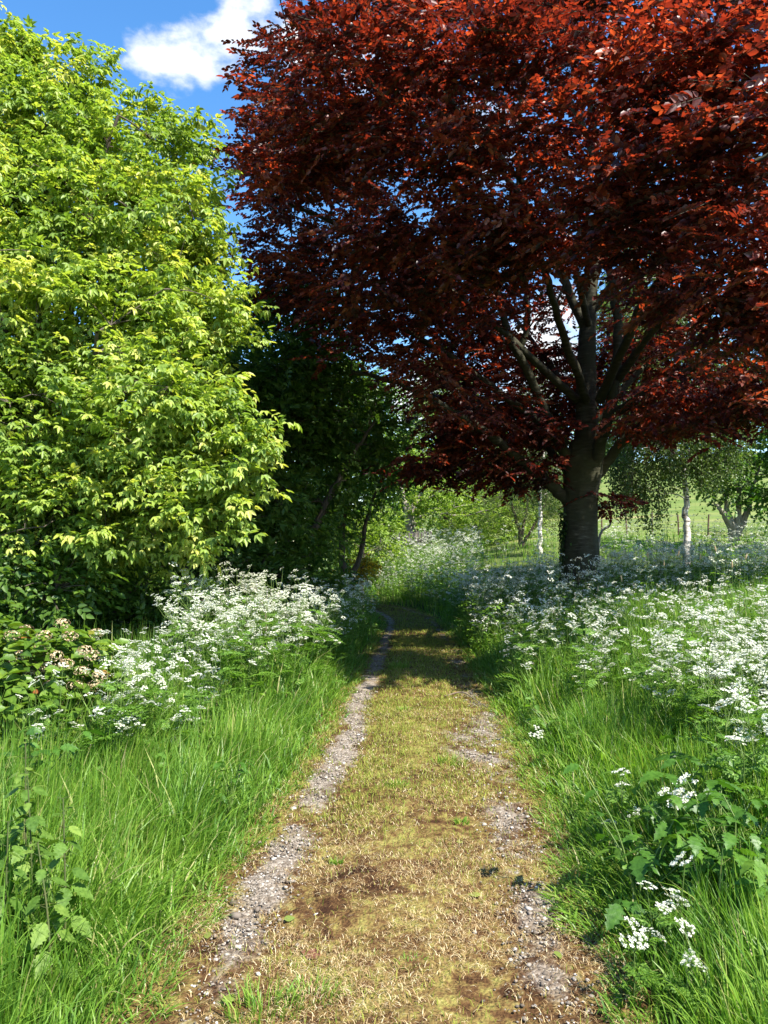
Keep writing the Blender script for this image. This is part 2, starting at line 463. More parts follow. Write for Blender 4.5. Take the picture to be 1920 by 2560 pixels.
def build_path():
    ys = np.concatenate([np.arange(.8, 9, .03), np.arange(9, 40, .12)])
    ls = np.linspace(-1.25, 1.25, 84)
    Lg, Yg = np.meshgrid(ls, ys)
    X = pathx(Yg) + Lg * halfw(Yg)
    crown = .025 * (1 - (Lg / .45) ** 2) * (np.abs(Lg) < .45)
    Z = height(X, Yg) + .010 + crown + .004 * rng.normal(0, 1, X.shape) + .010 * vnoise(X, Yg, .12, 3) + .006 * vnoise(X, Yg, .05, 4)
    Z = Z - .05 * sstep((np.abs(Lg) - 1.08) / .17)
    V = np.stack([X, Yg, Z], -1).reshape(-1, 3)
    nr, nc = X.shape
    i = np.arange(nr - 1)[:, None] * nc + np.arange(nc - 1)[None, :]
    q = np.stack([i, i + 1, i + nc + 1, i + nc], -1).reshape(-1, 4)
    m, N, L = nodes('track_surface')
    out = N.new('ShaderNodeOutputMaterial')
    geo = N.new('ShaderNodeNewGeometry')
    la = N.new('ShaderNodeAttribute'); la.attribute_name = 'rnd'      # gravel amount, 0 turf .. 1 gravel
    nb = N.new('ShaderNodeTexNoise'); nb.inputs['Scale'].default_value = 14; nb.inputs['Detail'].default_value = 8; nb.inputs['Roughness'].default_value = .7
    L.new(geo.outputs['Position'], nb.inputs['Vector'])
    turf = ramp(N, [(.30, (.035, .016, .008)), (.43, (.085, .045, .018)), (.53, (.155, .11, .036)), (.63, (.205, .185, .05)), (.8, (.30, .25, .10))])
    nl = N.new('ShaderNodeTexNoise'); nl.inputs['Scale'].default_value = 2.3; nl.inputs['Detail'].default_value = 4
    L.new(geo.outputs['Position'], nl.inputs['Vector'])
    ma = N.new('ShaderNodeMath'); ma.operation = 'MULTIPLY_ADD'; ma.inputs[1].default_value = .55
    L.new(nl.outputs['Fac'], ma.inputs[0]); ms_ = N.new('ShaderNodeMath'); ms_.operation = 'SUBTRACT'; ms_.inputs[1].default_value = .30
    L.new(nb.outputs['Fac'], ms_.inputs[0]); L.new(ms_.outputs[0], ma.inputs[2])
    L.new(ma.outputs[0], turf.inputs['Fac'])
    vo = N.new('ShaderNodeTexVoronoi'); vo.inputs['Scale'].default_value = 75
    L.new(geo.outputs['Position'], vo.inputs['Vector'])
    gr = ramp(N, [(0, (.085, .066, .048)), (.4, (.18, .148, .115)), (.8, (.27, .23, .185)), (1, (.40, .36, .30))])
    L.new(vo.outputs['Color'], gr.inputs['Fac'])
    ad = N.new('ShaderNodeMath'); ad.operation = 'MULTIPLY_ADD'
    L.new(nb.outputs['Fac'], ad.inputs[0]); ad.inputs[1].default_value = 1.2
    L.new(la.outputs['Fac'], ad.inputs[2])
    mr = N.new('ShaderNodeMapRange'); mr.interpolation_type = 'SMOOTHSTEP'; mr.inputs['From Min'].default_value = .88; mr.inputs['From Max'].default_value = 1.35
    L.new(ad.outputs[0], mr.inputs['Value'])
    mix = N.new('ShaderNodeMix'); mix.data_type = 'RGBA'
    L.new(mr.outputs[0], mix.inputs['Factor']); L.new(turf.outputs[0], mix.inputs['A']); L.new(gr.outputs[0], mix.inputs['B'])
    p = N.new('ShaderNodeBsdfPrincipled'); p.inputs['Roughness'].default_value = .95; p.inputs['Specular IOR Level'].default_value = .1
    L.new(mix.outputs['Result'], p.inputs['Base Color'])
    b = N.new('ShaderNodeBump'); b.inputs['Strength'].default_value = .7; b.inputs['Distance'].default_value = .012
    mh = N.new('ShaderNodeMath'); mh.operation = 'SUBTRACT'
    L.new(nb.outputs['Fac'], mh.inputs[0]); L.new(vo.outputs['Distance'], mh.inputs[1])
    L.new(mh.outputs[0], b.inputs['Height']); L.new(b.outputs[0], p.inputs['Normal'])
    L.new(p.outputs[0], out.inputs['Surface'])
    mb = MB(); mb.add(V, q, rnd=gravel_amt(X, Yg).ravel())
    tag(mb.build('path', m, smooth=True), kind='structure')


def gravel_amt(x, y):
    l = (x - pathx(y)) / halfw(y)
    f = .35 * vnoise(x, y, .16, 4) + .22 * vnoise(x, y, .06, 8)
    g = np.exp(-((l + .76 + .06 * vnoise(x, y, .8, 3)) / .18) ** 2) * np.clip(.70 + .25 * vnoise(x, y, .7, 2) + f, 0, 1.1)
    g = g * (1 - .45 * sstep((3.5 - y) / .6))
    g = g + .72 * np.exp(-((l - .76 + .06 * vnoise(x, y, .8, 6)) / .22) ** 2) * np.clip(.58 + .3 * vnoise(x, y, .5, 5) + f, 0, 1.1)
    g = g + .6 * np.exp(-((l - .45) / .35) ** 2 - ((y - 6.2) / .7) ** 2) * np.clip(.8 + 1.2 * f, 0, 1.2)
    return np.clip(g, 0, 1)


build_ground()
build_path()


# ------------------------------------------------------------------ tree growing
class Tree:
    def __init__(s):
        s.mb = MB(); s.P = []; s.Rd = []; s.tips = []

    def limb(s, pts, r0, r1, sides=9, wob=.03):
        p = smooth_line(pts, 6)
        p[2:-1] += rng.normal(0, wob, (len(p) - 3, 3))
        r = r0 + (r1 - r0) * np.linspace(0, 1, len(p)) ** .8
        s.mb.tube(p, r, sides)
        s.P.extend(p[1:]); s.Rd.extend(r[1:])

    def grow(s, targets, k=.016, rmin=.006, sides=5, lift=.12, sag=0.0, zpen=.7, wob=.06, keep=False):
        P = np.array(s.P)
        d0 = np.array([np.min(np.linalg.norm(P - t, axis=1)) for t in targets])
        cap = len(s.P) + len(targets) * 6
        buf = np.zeros((cap, 3)); rb = np.zeros(cap); n = len(s.P)
        buf[:n] = P; rb[:n] = s.Rd
        for i in np.argsort(d0):
            t = targets[i]
            dv = t - buf[:n]
            dist = np.linalg.norm(dv, axis=1)
            cost = dist + zpen * np.maximum(0, -dv[:, 2]) + np.where(rb[:n] < rmin * 1.2, .5, 0)
            j = int(np.argmin(cost)); a = buf[j].copy(); ln = dist[j]
            if ln < .05: continue
            r0 = max(rmin, min(rb[j] * .7, k * ln + rmin))
            c = (a + t) / 2 + np.array([0, 0, lift * ln]) + rng.normal(0, wob * ln, 3)
            tt = np.linspace(0, 1, 6)[:, None]
            p = (1 - tt) ** 2 * a + 2 * (1 - tt) * tt * c + tt ** 2 * t - np.array([0, 0, sag]) * tt ** 3
            s.mb.tube(p, r0 + (rmin * .6 - r0) * tt[:, 0], sides)
            buf[n:n + 5] = p[1:]; rb[n:n + 5] = (r0 + (rmin * .6 - r0) * tt[1:, 0]); n += 5
            if keep: s.tips.append(p)
        s.P = list(buf[:n]); s.Rd = list(rb[:n])


def tip_sprays(tips, per, disc, flat=.25, outmix=.6, center=None):
    """base points and directions of leafy shoots round the ends of twigs"""
    T = np.array(tips)                                       # m,6,3
    m = len(T)
    idx = np.repeat(np.arange(m), per)
    t = rng.uniform(.35, 1.0, len(idx)) * 5
    i0 = np.minimum(t.astype(int), 4); f = (t - i0)[:, None]
    P = T[idx, i0] * (1 - f) + T[idx, i0 + 1] * f
    dirb = norm(T[idx, 5] - T[idx, 2])
    j = rng.normal(0, 1, P.shape) * np.array([disc, disc, disc * flat])
    P = P + j * .6
    D = dirb * outmix + norm(rng.normal(0, 1, P.shape) * np.array([1, 1, flat])) * .8
    if center is not None: D = D + norm(P - center) * .35
    return P, norm(D), idx


def flat_sprays(mb, P, D, n, ln, L, W, rnd0, up=.25, droop=.25, ang=.9, jit=.25, rspread=.28, tw=None):
    """beech-like: leaves two-ranked along a flat shoot"""
    m = len(P)
    N = norm(np.array([0, 0, 1.0]) + rng.normal(0, up, (m, 3)))
    S = norm(np.cross(D, N)); N = np.cross(S, D)
    ln = np.broadcast_to(ln, (m,)) * rng.uniform(.7, 1.25, m)
    for k in range(n):
        t = (k + .6) / n
        side = 1 if k % 2 else -1
        a = ang * (1 - .55 * t) + rng.normal(0, .2, m)
        pos = P + D * (ln * t)[:, None] - np.array([0, 0, 1.0]) * (droop * ln * t * t)[:, None]
        d = D * np.cos(a)[:, None] + S * (side * np.sin(a))[:, None] - np.array([0, 0, droop * t])
        nn = norm(N + rng.normal(0, jit, (m, 3)))
        sc = rng.uniform(.75, 1.2, m)
        mb.leaves(pos, d, nn, L * sc, W * sc, np.clip(rnd0 + rng.normal(0, rspread, m), 0, 1), droop=.22)
    if tw:
        e = P + D * ln[:, None] - np.array([0, 0, 1.0]) * (droop * ln)[:, None]
        mb_ribbon(tw, P, e, .004)


def mb_ribbon(mb, A, B, r):
    """three-sided thin sticks from A to B"""
    m = len(A)
    t = norm(B - A); a = norm(np.cross(t, np.array([.3, .2, 1.0]))); b = np.cross(t, a)
    V = []
    for (Q, f) in ((A, 1.0), (B, .4)):
        for g in (0, 2.09, 4.19):
            V.append(Q + (a * math.cos(g) + b * math.sin(g)) * r * f)
    V = np.stack(V, 1).reshape(-1, 3)
    i = np.arange(m)[:, None] * 6
    q = np.concatenate([i + np.array([[k, (k + 1) % 3, 3 + (k + 1) % 3, 3 + k]]) for k in range(3)])
    mb.add(V, q)


def droop_sprays(mb, P, D, n, ln, L, W, rnd0, rspread=.2):
    """box-elder-like: opposite compound leaves whose leaflets hang"""
    m = len(P)
    up = np.array([0, 0, 1.0])
    S = norm(np.cross(D, up + rng.normal(0, .3, (m, 3))))
    ln = ln * rng.uniform(.7, 1.3, m)
    for k in range(n):
        t = (k + .7) / n
        for side in (1, -1):
            pos = P + D * (ln * t)[:, None] - up * (.25 * ln * t * t)[:, None]
            rot = rng.normal(0, .8, m)
            S2 = S * np.cos(rot)[:, None] + np.cross(D, S) * np.sin(rot)[:, None]
            pet = norm(S2 * side + D * .6 + up * .1)
            pe = pos + pet * (rng.uniform(.03, .08, m))[:, None]
            hang = rng.uniform(.35, 1.2, m)[:, None]
            rr = np.clip(rnd0 + .22 * (t - .5) + rng.normal(0, rspread, m), 0, 1)
            ax = norm(pet - up * hang + D * .25)
            nn = norm(np.cross(ax, np.cross(up + pet * .7, ax)) + rng.normal(0, .3, (m, 3)))
            sd = norm(np.cross(ax, nn))
            sc = rng.uniform(.5, 1.3, m)
            mb.leaves(pe, ax, nn, L * sc, W * sc, rr, droop=.3)
            for s2 in (1, -1):
                mb.leaves(pe - ax * .005, ax * .75 + sd * s2 * .75 + rng.normal(0, .12, (m, 3)), nn + rng.normal(0, .25, (m, 3)), L * sc * .8, W * sc * .85, rr, droop=.3)


def blob_points(blobs, n, shell=.35):
    """points near the surface of overlapping ellipsoids (x,y,z,rx,ry,rz)"""
    B = np.array(blobs, float)
    w = (B[:, 3] * B[:, 4] + B[:, 3] * B[:, 5] + B[:, 4] * B[:, 5]); w /= w.sum()
    out = np.zeros((0, 3))
    for _ in range(30):
        i = rng.choice(len(B), n * 2, p=w)
        d = norm(rng.normal(0, 1, (n * 2, 3)))
        r = 1 - np.abs(rng.normal(0, shell, n * 2))
        r = np.clip(r, .15, 1)
        p = B[i, :3] + d * r[:, None] * B[i, 3:]
        inside = (((p[:, None, :] - B[None, :, :3]) / B[None, :, 3:]) ** 2).sum(-1).min(1)
        ok = inside > .25
        out = np.vstack([out, p[ok]])
        if len(out) >= n: break
    return out[:n]


def gz(p):
    return np.array([p[0], p[1], float(height(p[0], p[1]))])


def in_view(P, m=90):
    Y = np.maximum(P[:, 1], .5)
    u = 384 + P[:, 0] / Y * 768; v = 546 - (P[:, 2] - CAM_Z) / Y * 768
    return (u > -m) & (u < 768 + m) & (v > -m)


# ------------------------------------------------------------------ copper beech
def build_beech():
    base = gz(at(581, 600, 15))
    root = thing('copper_beech', base, 'huge copper beech with dark red leaves and thick grey trunk right of the path', 'tree')
    t = Tree()
    A = lambda *p: [at(*q) for q in p]
    # bole with root flare and swelling under the fork
    bole = smooth_line(np.vstack([[base - [0, 0, .3]], A((580, 560, 15), (580, 530, 15), (580, 505, 15), (581, 485, 15), (583, 462, 15), (585, 440, 15))]), 6)
    h = np.linspace(0, 1, len(bole))
    rr = np.interp(h, [0, .12, .3, .6, .74, .84, 1], [.54, .38, .325, .32, .375, .375, .27])
    ang = np.arange(40) / 40 * 2 * np.pi
    wav = 1 + .05 * np.sin(3 * ang[None, :] + 4 * h[:, None]) + .03 * np.sin(7 * ang[None, :] + 1.3) * (1.5 - h[:, None])
    V = bole[:, None, :] + (rr[:, None] * wav)[:, :, None] * np.stack([np.cos(ang), np.sin(ang), 0 * ang], -1)[None]
    k = len(bole); i = np.arange(k - 1)[:, None] * 40; j = np.arange(40)[None, :]; j2 = (j + 1) % 40
    t.mb.add(V.reshape(-1, 3), np.stack([i + j, i + j2, i + 40 + j2, i + 40 + j], -1).reshape(-1, 4))
    limbs = [
        (A((585, 450, 15), (586, 400, 15), (587, 350, 15), (590, 300, 15), (598, 230, 15), (607, 150, 15), (613, 60, 15), (615, -60, 15), (612, -180, 15)), .31, .05),
        (A((578, 512, 15), (564, 497, 15), (546, 481, 14.9), (520, 460, 14.7), (480, 428, 14.2), (440, 404, 13.6), (400, 384, 13), (352, 372, 12.3)), .21, .03),
        (A((580, 488, 15), (566, 470, 15.3), (545, 446, 15.8), (515, 430, 16.6), (470, 405, 17.6), (420, 392, 18.5)), .14, .025),
        (A((580, 486, 15), (568, 460, 14.9), (549, 420, 14.6), (531, 380, 14.3), (513, 345, 14), (502, 310, 13.8), (488, 230, 13.5), (468, 150, 13.2), (440, 60, 13)), .18, .03),
        (A((519, 355, 14.1), (527, 320, 14), (526, 280, 13.9), (518, 190, 13.8), (522, 90, 13.8), (530, -20, 14)), .09, .02),
        (A((584, 488, 14.9), (594, 465, 14.8), (604, 432, 14.5), (614, 385, 14.3), (618, 335, 14.2), (613, 285, 14.2), (600, 235, 14.3), (596, 150, 14.4), (585, 40, 14.5)), .19, .04),
        (A((584, 492, 15), (600, 472, 15), (622, 442, 14.8), (650, 421, 14.5), (682, 404, 14), (722, 384, 13.3), (770, 366, 12.6), (840, 345, 12)), .17, .03),
        (A((618, 412, 14.3), (655, 388, 13.6), (700, 365, 12.8), (760, 335, 11.8), (830, 300, 11)), .12, .025),
        (A((617, 380, 14.3), (650, 335, 13.2), (706, 284, 11.8), (780, 232, 10.4), (850, 190, 9.8)), .12, .02),
        (A((586, 400, 14.8), (562, 330, 13), (540, 255, 11.2), (515, 160, 9.8)), .13, .025),
        (A((600, 400, 14.6), (640, 312, 12.4), (690, 235, 10.2), (735, 150, 9.2)), .13, .025),
        (A((588, 430, 15.2), (600, 370, 17.2), (612, 320, 19.3)), .13, .03),
        (A((587, 420, 15.2), (540, 350, 17.2), (500, 300, 19)), .12, .03),
        (A((590, 425, 15.2), (670, 340, 17), (740, 290, 18.6)), .12, .03),
        (A((588, 335, 15), (541, 232, 14.6), (470, 130, 14.2), (380, 78, 13.8), (290, 48, 13.4)), .13, .02),
        (A((577, 400, 14.9), (500, 330, 13.8), (420, 272, 12.9), (330, 222, 12.3), (268, 195, 12)), .12, .02),
        (A((567, 445, 15), (490, 385, 14.7), (410, 332, 14.3), (330, 300, 13.9), (265, 290, 13.5)), .12, .02),
        (A((596, 260, 15), (640, 160, 14.6), (690, 70, 14.2), (750, -20, 14)), .12, .02),
        (A((592, 310, 15), (660, 230, 14.6), (740, 170, 14.2), (840, 120, 14)), .12, .02),
        (A((604, 180, 15), (560, 80, 14.8), (500, -20, 14.6), (430, -110, 14.5)), .10, .02),
        (A((590, 330, 15), (560, 230, 13), (470, 130, 10.8), (430, 60, 10)), .10, .02),
    ]
    for p, a, b in limbs:
        t.limb(p, a * .76, b, 10, .012)
    C = np.array([5.0, 14.2, 9.2]); Rr = np.array([8.8, 5.9, 7.9])

    def envelope(n, lo, hi):
        out = np.zeros((0, 3))
        while len(out) < n:
            d = norm(rng.normal(0, 1, (n * 3, 3)))
            r = rng.uniform(lo ** 3, hi ** 3, n * 3) ** (1 / 3)
            wob = 1 + .07 * np.sin(d[:, 0] * 7 + d[:, 2] * 5) + .06 * np.sin(d[:, 1] * 9 - d[:, 2] * 8 + 2)
            p = C + d * (r * wob)[:, None] * Rr
            p[:, 1] = np.where(d[:, 1] > 0, C[1] + (p[:, 1] - C[1]) * .66, p[:, 1])
            Y = p[:, 1]
            u = 384 + p[:, 0] / np.maximum(Y, 1) * 768; v = 546 - (p[:, 2] - CAM_Z) / np.maximum(Y, 1) * 768
            zlow = 3.7 - .9 * sstep((np.hypot(p[:, 0] - 4, p[:, 1] - 15) - 3) / 4)
            ok = p[:, 2] > zlow
            # the crown is lifted on the side towards the track, where the fork stands open
            ok &= ~((p[:, 1] < 15.0) & (v > 345 - 60 * (np.abs(u - 590) < 55)) & (u > 500) & (u < 680))
            ok &= ~((v > 455) & (u > 545)) & ~((v > 400) & (u > 590))
            ok &= ~((p[:, 1] < 12.5) & (v > 440))
            ok &= (u > 238 + np.maximum(0, 40 - v) * 1.8 + np.maximum(0, v - 40) * .06) | (v < -60)
            ok &= ~((u < 400) & (v > 325 + .15 * (u - 250)))
            ok &= ~((u > 395) & (u < 445) & (v > 398) & (v < 452))
            out = np.vstack([out, p[ok]])
        return out[:n]

    t.grow(envelope(260, .45, .85), .013, .010, 6, .12, wob=.07)
    tg = envelope(1600, .62, 1.0)
    # low fringe that hangs beside the bole
    fr = np.array([at(u, v, Y) for u, v, Y in zip(rng.uniform(405, 555, 84), rng.uniform(405, 482, 84), rng.uniform(14.2, 18, 84))])
    fr = fr[~((fr[:, 0] / fr[:, 1] * 768 + 384 < 450) & (546 - (fr[:, 2] - 1.6) / fr[:, 1] * 768 < 450))]
    fr2 = np.array([at(u, v, Y) for u, v, Y in zip(rng.uniform(640, 800, 60), rng.uniform(385, 428, 60), rng.uniform(11.5, 17, 60))])
    fr3 = np.array([at(u, v, Y) for u, v, Y in zip(rng.uniform(604, 622, 2), rng.uniform(496, 504, 2), rng.uniform(14.8, 15.2, 2))])
    # tiers of foliage that reach out towards the track
    tiers = []
    for u, v, Y in [(532, 139, 8.6), (500, 213, 9.2), (546, 231, 9.0), (640, 190, 8.0), (694, 194, 7.4), (741, 139, 7.0), (722, 278, 7.6), (741, 325, 7.8), (486, 255, 9.4), (384, 278, 10), (380, 231, 9.8),
                    (324, 120, 10), (350, 128, 9.8), (655, 240, 8.0), (690, 60, 7.2), (600, 40, 7.6), (760, 230, 7.0), (640, 110, 7.6), (770, 60, 7), (420, 160, 9.6), (450, 90, 9.2), (300, 170, 10.6), (790, 300, 7.4), (700, 130, 7.4), (520, 50, 8.4), (400, 50, 9.4)]:
        c = at(u, v, Y + .3); k = 8
        tiers.append(c + rng.normal(0, 1, (k, 3)) * [.42, .4, .07])
    fr4 = np.array([at(u, v, Y) for u, v, Y in zip(rng.uniform(430, 690, 90), rng.uniform(290, 425, 90), rng.uniform(15.6, 18, 90))])
    t.grow(np.vstack([tg, fr, fr2, fr3, fr4] + tiers), .008, .005, 4, .10, sag=.06, wob=.08, keep=True)
    lv = MB(); tw = MB()
    P, D, idx = tip_sprays(t.tips, 13, .42, .38, .6, C)
    vis = in_view(P)
    cl = rng.normal(.45, .2, len(t.tips))[idx]
    az = rng.uniform(0, 6.28, len(D))
    D[:, 0] += .35 * np.cos(az); D[:, 1] += .35 * np.sin(az)
    D[:, 2] = np.clip(D[:, 2] + rng.normal(0, .22, len(D)), -.45, .9) * .6 + .07
    hm = np.hypot(D[:, 0], D[:, 1])
    D[:, :2] /= np.minimum(1, hm / .5 + 1e-3)[:, None]
    D = norm(D)
    flat_sprays(lv, P[vis], D[vis], 13, .52, .092, .060, cl[vis], up=.42, droop=.20, jit=.38, tw=tw)
    sel = ~vis & (rng.random(len(P)) < .8)
    flat_sprays(lv, P[sel], D[sel], 7, .6, .15, .10, cl[sel], up=.25, droop=.25)
    t.mb.merge(tw)
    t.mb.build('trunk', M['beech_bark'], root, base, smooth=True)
    lv.build('crown', M['beech_leaf'], root, base)
    # ivy climbing one side of the bole
    iv = MB()
    n = 420
    zz = rng.uniform(0, 2.1, n) + base[2]; a = np.pi + rng.normal(.1, .22, n)
    rad = .345 + rng.uniform(0, .06, n)
    P = np.stack([base[0] + np.cos(a) * rad, base[1] + np.sin(a) * rad, zz], 1)
    nn = np.stack([np.cos(a), np.sin(a), 0 * a + .3], 1)
    iv.leaves(P, norm(np.array([0, 0, -1.0]) + rng.normal(0, .5, (n, 3))), nn, .07, .06, rng.random(n))
    iv.build('ivy', M['ivy_leaf'], root, base)


build_beech()


# ------------------------------------------------------------------ box elder on the left
def build_elder():
    base = gz((-4.6, 10.2, 0))
    root = thing('box_elder', base, 'tall bushy tree with bright yellow-green drooping leaves left of the path', 'tree')
    t = Tree()
    B = base
    t.limb([B - [0, 0, .2], B + [.05, 0, 1.0], B + [.1, .1, 2.2], B + [0, 0, 4], B + [.1, 0, 6], B + [0, 0, 7.2]], .17, .03)
    for dx, dy, z0, z1 in ((2.2, -1.2, 1.0, 3.0), (1.5, -2, 1.4, 3.8), (-1.8, -1.5, 1.2, 3.4), (1.9, .3, 1.8, 5.6), (-1.6, .4, 2, 5.5), (.4, -2.2, 1.8, 4.6), (.3, 1.8, 1.6, 4.8), (-3, -.6, 1.0, 3.0), (1.2, -.6, 3, 7)):
        t.limb([B + [.05, 0, z0], B + [dx * .4, dy * .4, z0 + (z1 - z0) * .45], B + [dx, dy, z1]], .09, .02, 7)
    img = [(15, 120, 10.4, .95), (80, 140, 10.2, .75), (125, 165, 10.2, .7), (190, 142, 10.4, .34), (206, 108, 10.5, .17), (92, 78, 10.5, .3), (10, 50, 10.6, .4), (48, 50, 10.6, .25), (-20, 40, 10.6, .5), (150, 110, 10.4, .2),
           (50, 225, 9.7, 1.25), (140, 245, 9.7, 1.1), (200, 200, 10, .36), (150, 330, 9.2, .95), (60, 330, 9.1, 1.2), (205, 305, 9.5, .42), (212, 250, 9.8, .24), (262, 338, 9.2, .18), (238, 322, 9.3, .28),
           (40, 430, 8.7, 1.1), (135, 425, 8.4, .95), (195, 412, 8.4, .5), (232, 405, 8.3, .18), (245, 445, 8.2, .25), (220, 470, 8.2, .4), (30, 520, 8.6, .9), (115, 505, 8.3, .8), (185, 500, 8.2, .55), (238, 512, 8.1, .2), (212, 535, 8.2, .25),
           (-60, 200, 10, 1.4), (-80, 330, 9.5, 1.5), (-70, 470, 9, 1.3), (-60, 90, 10.5, 1.2)]
    blobs = []
    for u, v, Y, r in img:
        p = at(u, v, Y); blobs.append((*p, r, r * .9, r * .85))
    back = [(-4.6, 11.6, 5.5, 2.4, 1.8, 2.2), (-4.4, 11.4, 3.2, 2.4, 1.6, 1.6), (-5.6, 10.8, 6.6, 1.3, 1.3, .9)]
    t.grow(blob_points([b for b in blobs if b[3] > .5], 130, .4), .012, .008, 5, .1)
    t.grow(np.vstack([blob_points(blobs, 1500, .3), blob_points(back, 300, .3)]), .008, .004, 4, .15, keep=True)
    lv = MB()
    P, D, idx = tip_sprays(t.tips, 6, .20, .7, .5)
    D = norm(D + np.array([.12, -.2, .45]))
    cl = rng.normal(.45, .22, len(t.tips))[idx]
    droop_sprays(lv, P, D, 4, .28, .095, .042, cl)
    t.mb.build('trunk', M['bark'], root, base, smooth=True)
    lv.build('crown', M['elder_leaf'], root, base)


build_elder()


# ------------------------------------------------------------------ other trees and shrubs
def gen_tree(name, label, cat, base, trunk_pts, r0, blobs, n1, n2, leaf, mat, bark, per=5, lean_limbs=(), group=None, style='flat', disc=.3, rnd0=.5, rmin=.006, shell=.32):
    base = np.asarray(base, float)
    root = thing(name, base, label, cat, group)
    t = Tree()
    for k, tp in enumerate(trunk_pts):
        t.limb(tp, r0 * (1 if k == 0 else .75), .02, 8, .02)
    for tp, a, b in lean_limbs:
        t.limb(tp, a, b, 7, .03)
    if n1: t.grow(blob_points(blobs, n1, .45), .012, rmin * 1.5, 5, .12)
    t.grow(blob_points(blobs, n2, shell), .008, rmin, 4, .1, keep=True)
    lv = MB()
    P, D, idx = tip_sprays(t.tips, per, disc, .5, .6)
    cl = rng.normal(rnd0, .16, len(t.tips))[idx]
    L, W, nl, ln = leaf
    if style == 'flat':
        flat_sprays(lv, P, D, nl, ln, L, W, cl, up=.5, droop=.35, jit=.45)
    elif style == 'droop':
        droop_sprays(lv, P, norm(D + [0, 0, .3]), nl, ln, L, W, cl)
    elif style == 'weep':
        m = len(P)
        hl = rng.uniform(.35, 1.0, m) * ln
        for k in range(nl):
            f = rng.uniform(0, 1, m)
            pos = P - np.array([0, 0, 1.0]) * (hl * f)[:, None] + rng.normal(0, .05, (m, 3)) + D * .12
            lv.leaves(pos, norm(rng.normal(0, .7, (m, 3)) + [0, 0, -.7]), rng.normal(0, 1, (m, 3)) + [0, -.3, .4], L * rng.uniform(.7, 1.2, m), W, np.clip(cl + rng.normal(0, .25, m), 0, 1))
        tw = MB(); mb_ribbon(tw, P, P - np.array([0, 0, 1.0]) * hl[:, None], .003); tw.build('hanging_twigs', M['bark'], root, base)['kind'] = 'stuff'
    t.mb.build('trunk', bark, root, base, smooth=True)
    lv.build('crown', mat, root, base)
    return root


def ib(*q):
    """blobs from (u, v, depth, radius, squash)"""
    out = []
    for e in q:
        p = at(*e[:3]); r = e[3]; s = e[4] if len(e) > 4 else .85
        out.append((*p, r, r * .9, r * s))
    return out


def L3(*q):
    return [at(*e) for e in q]


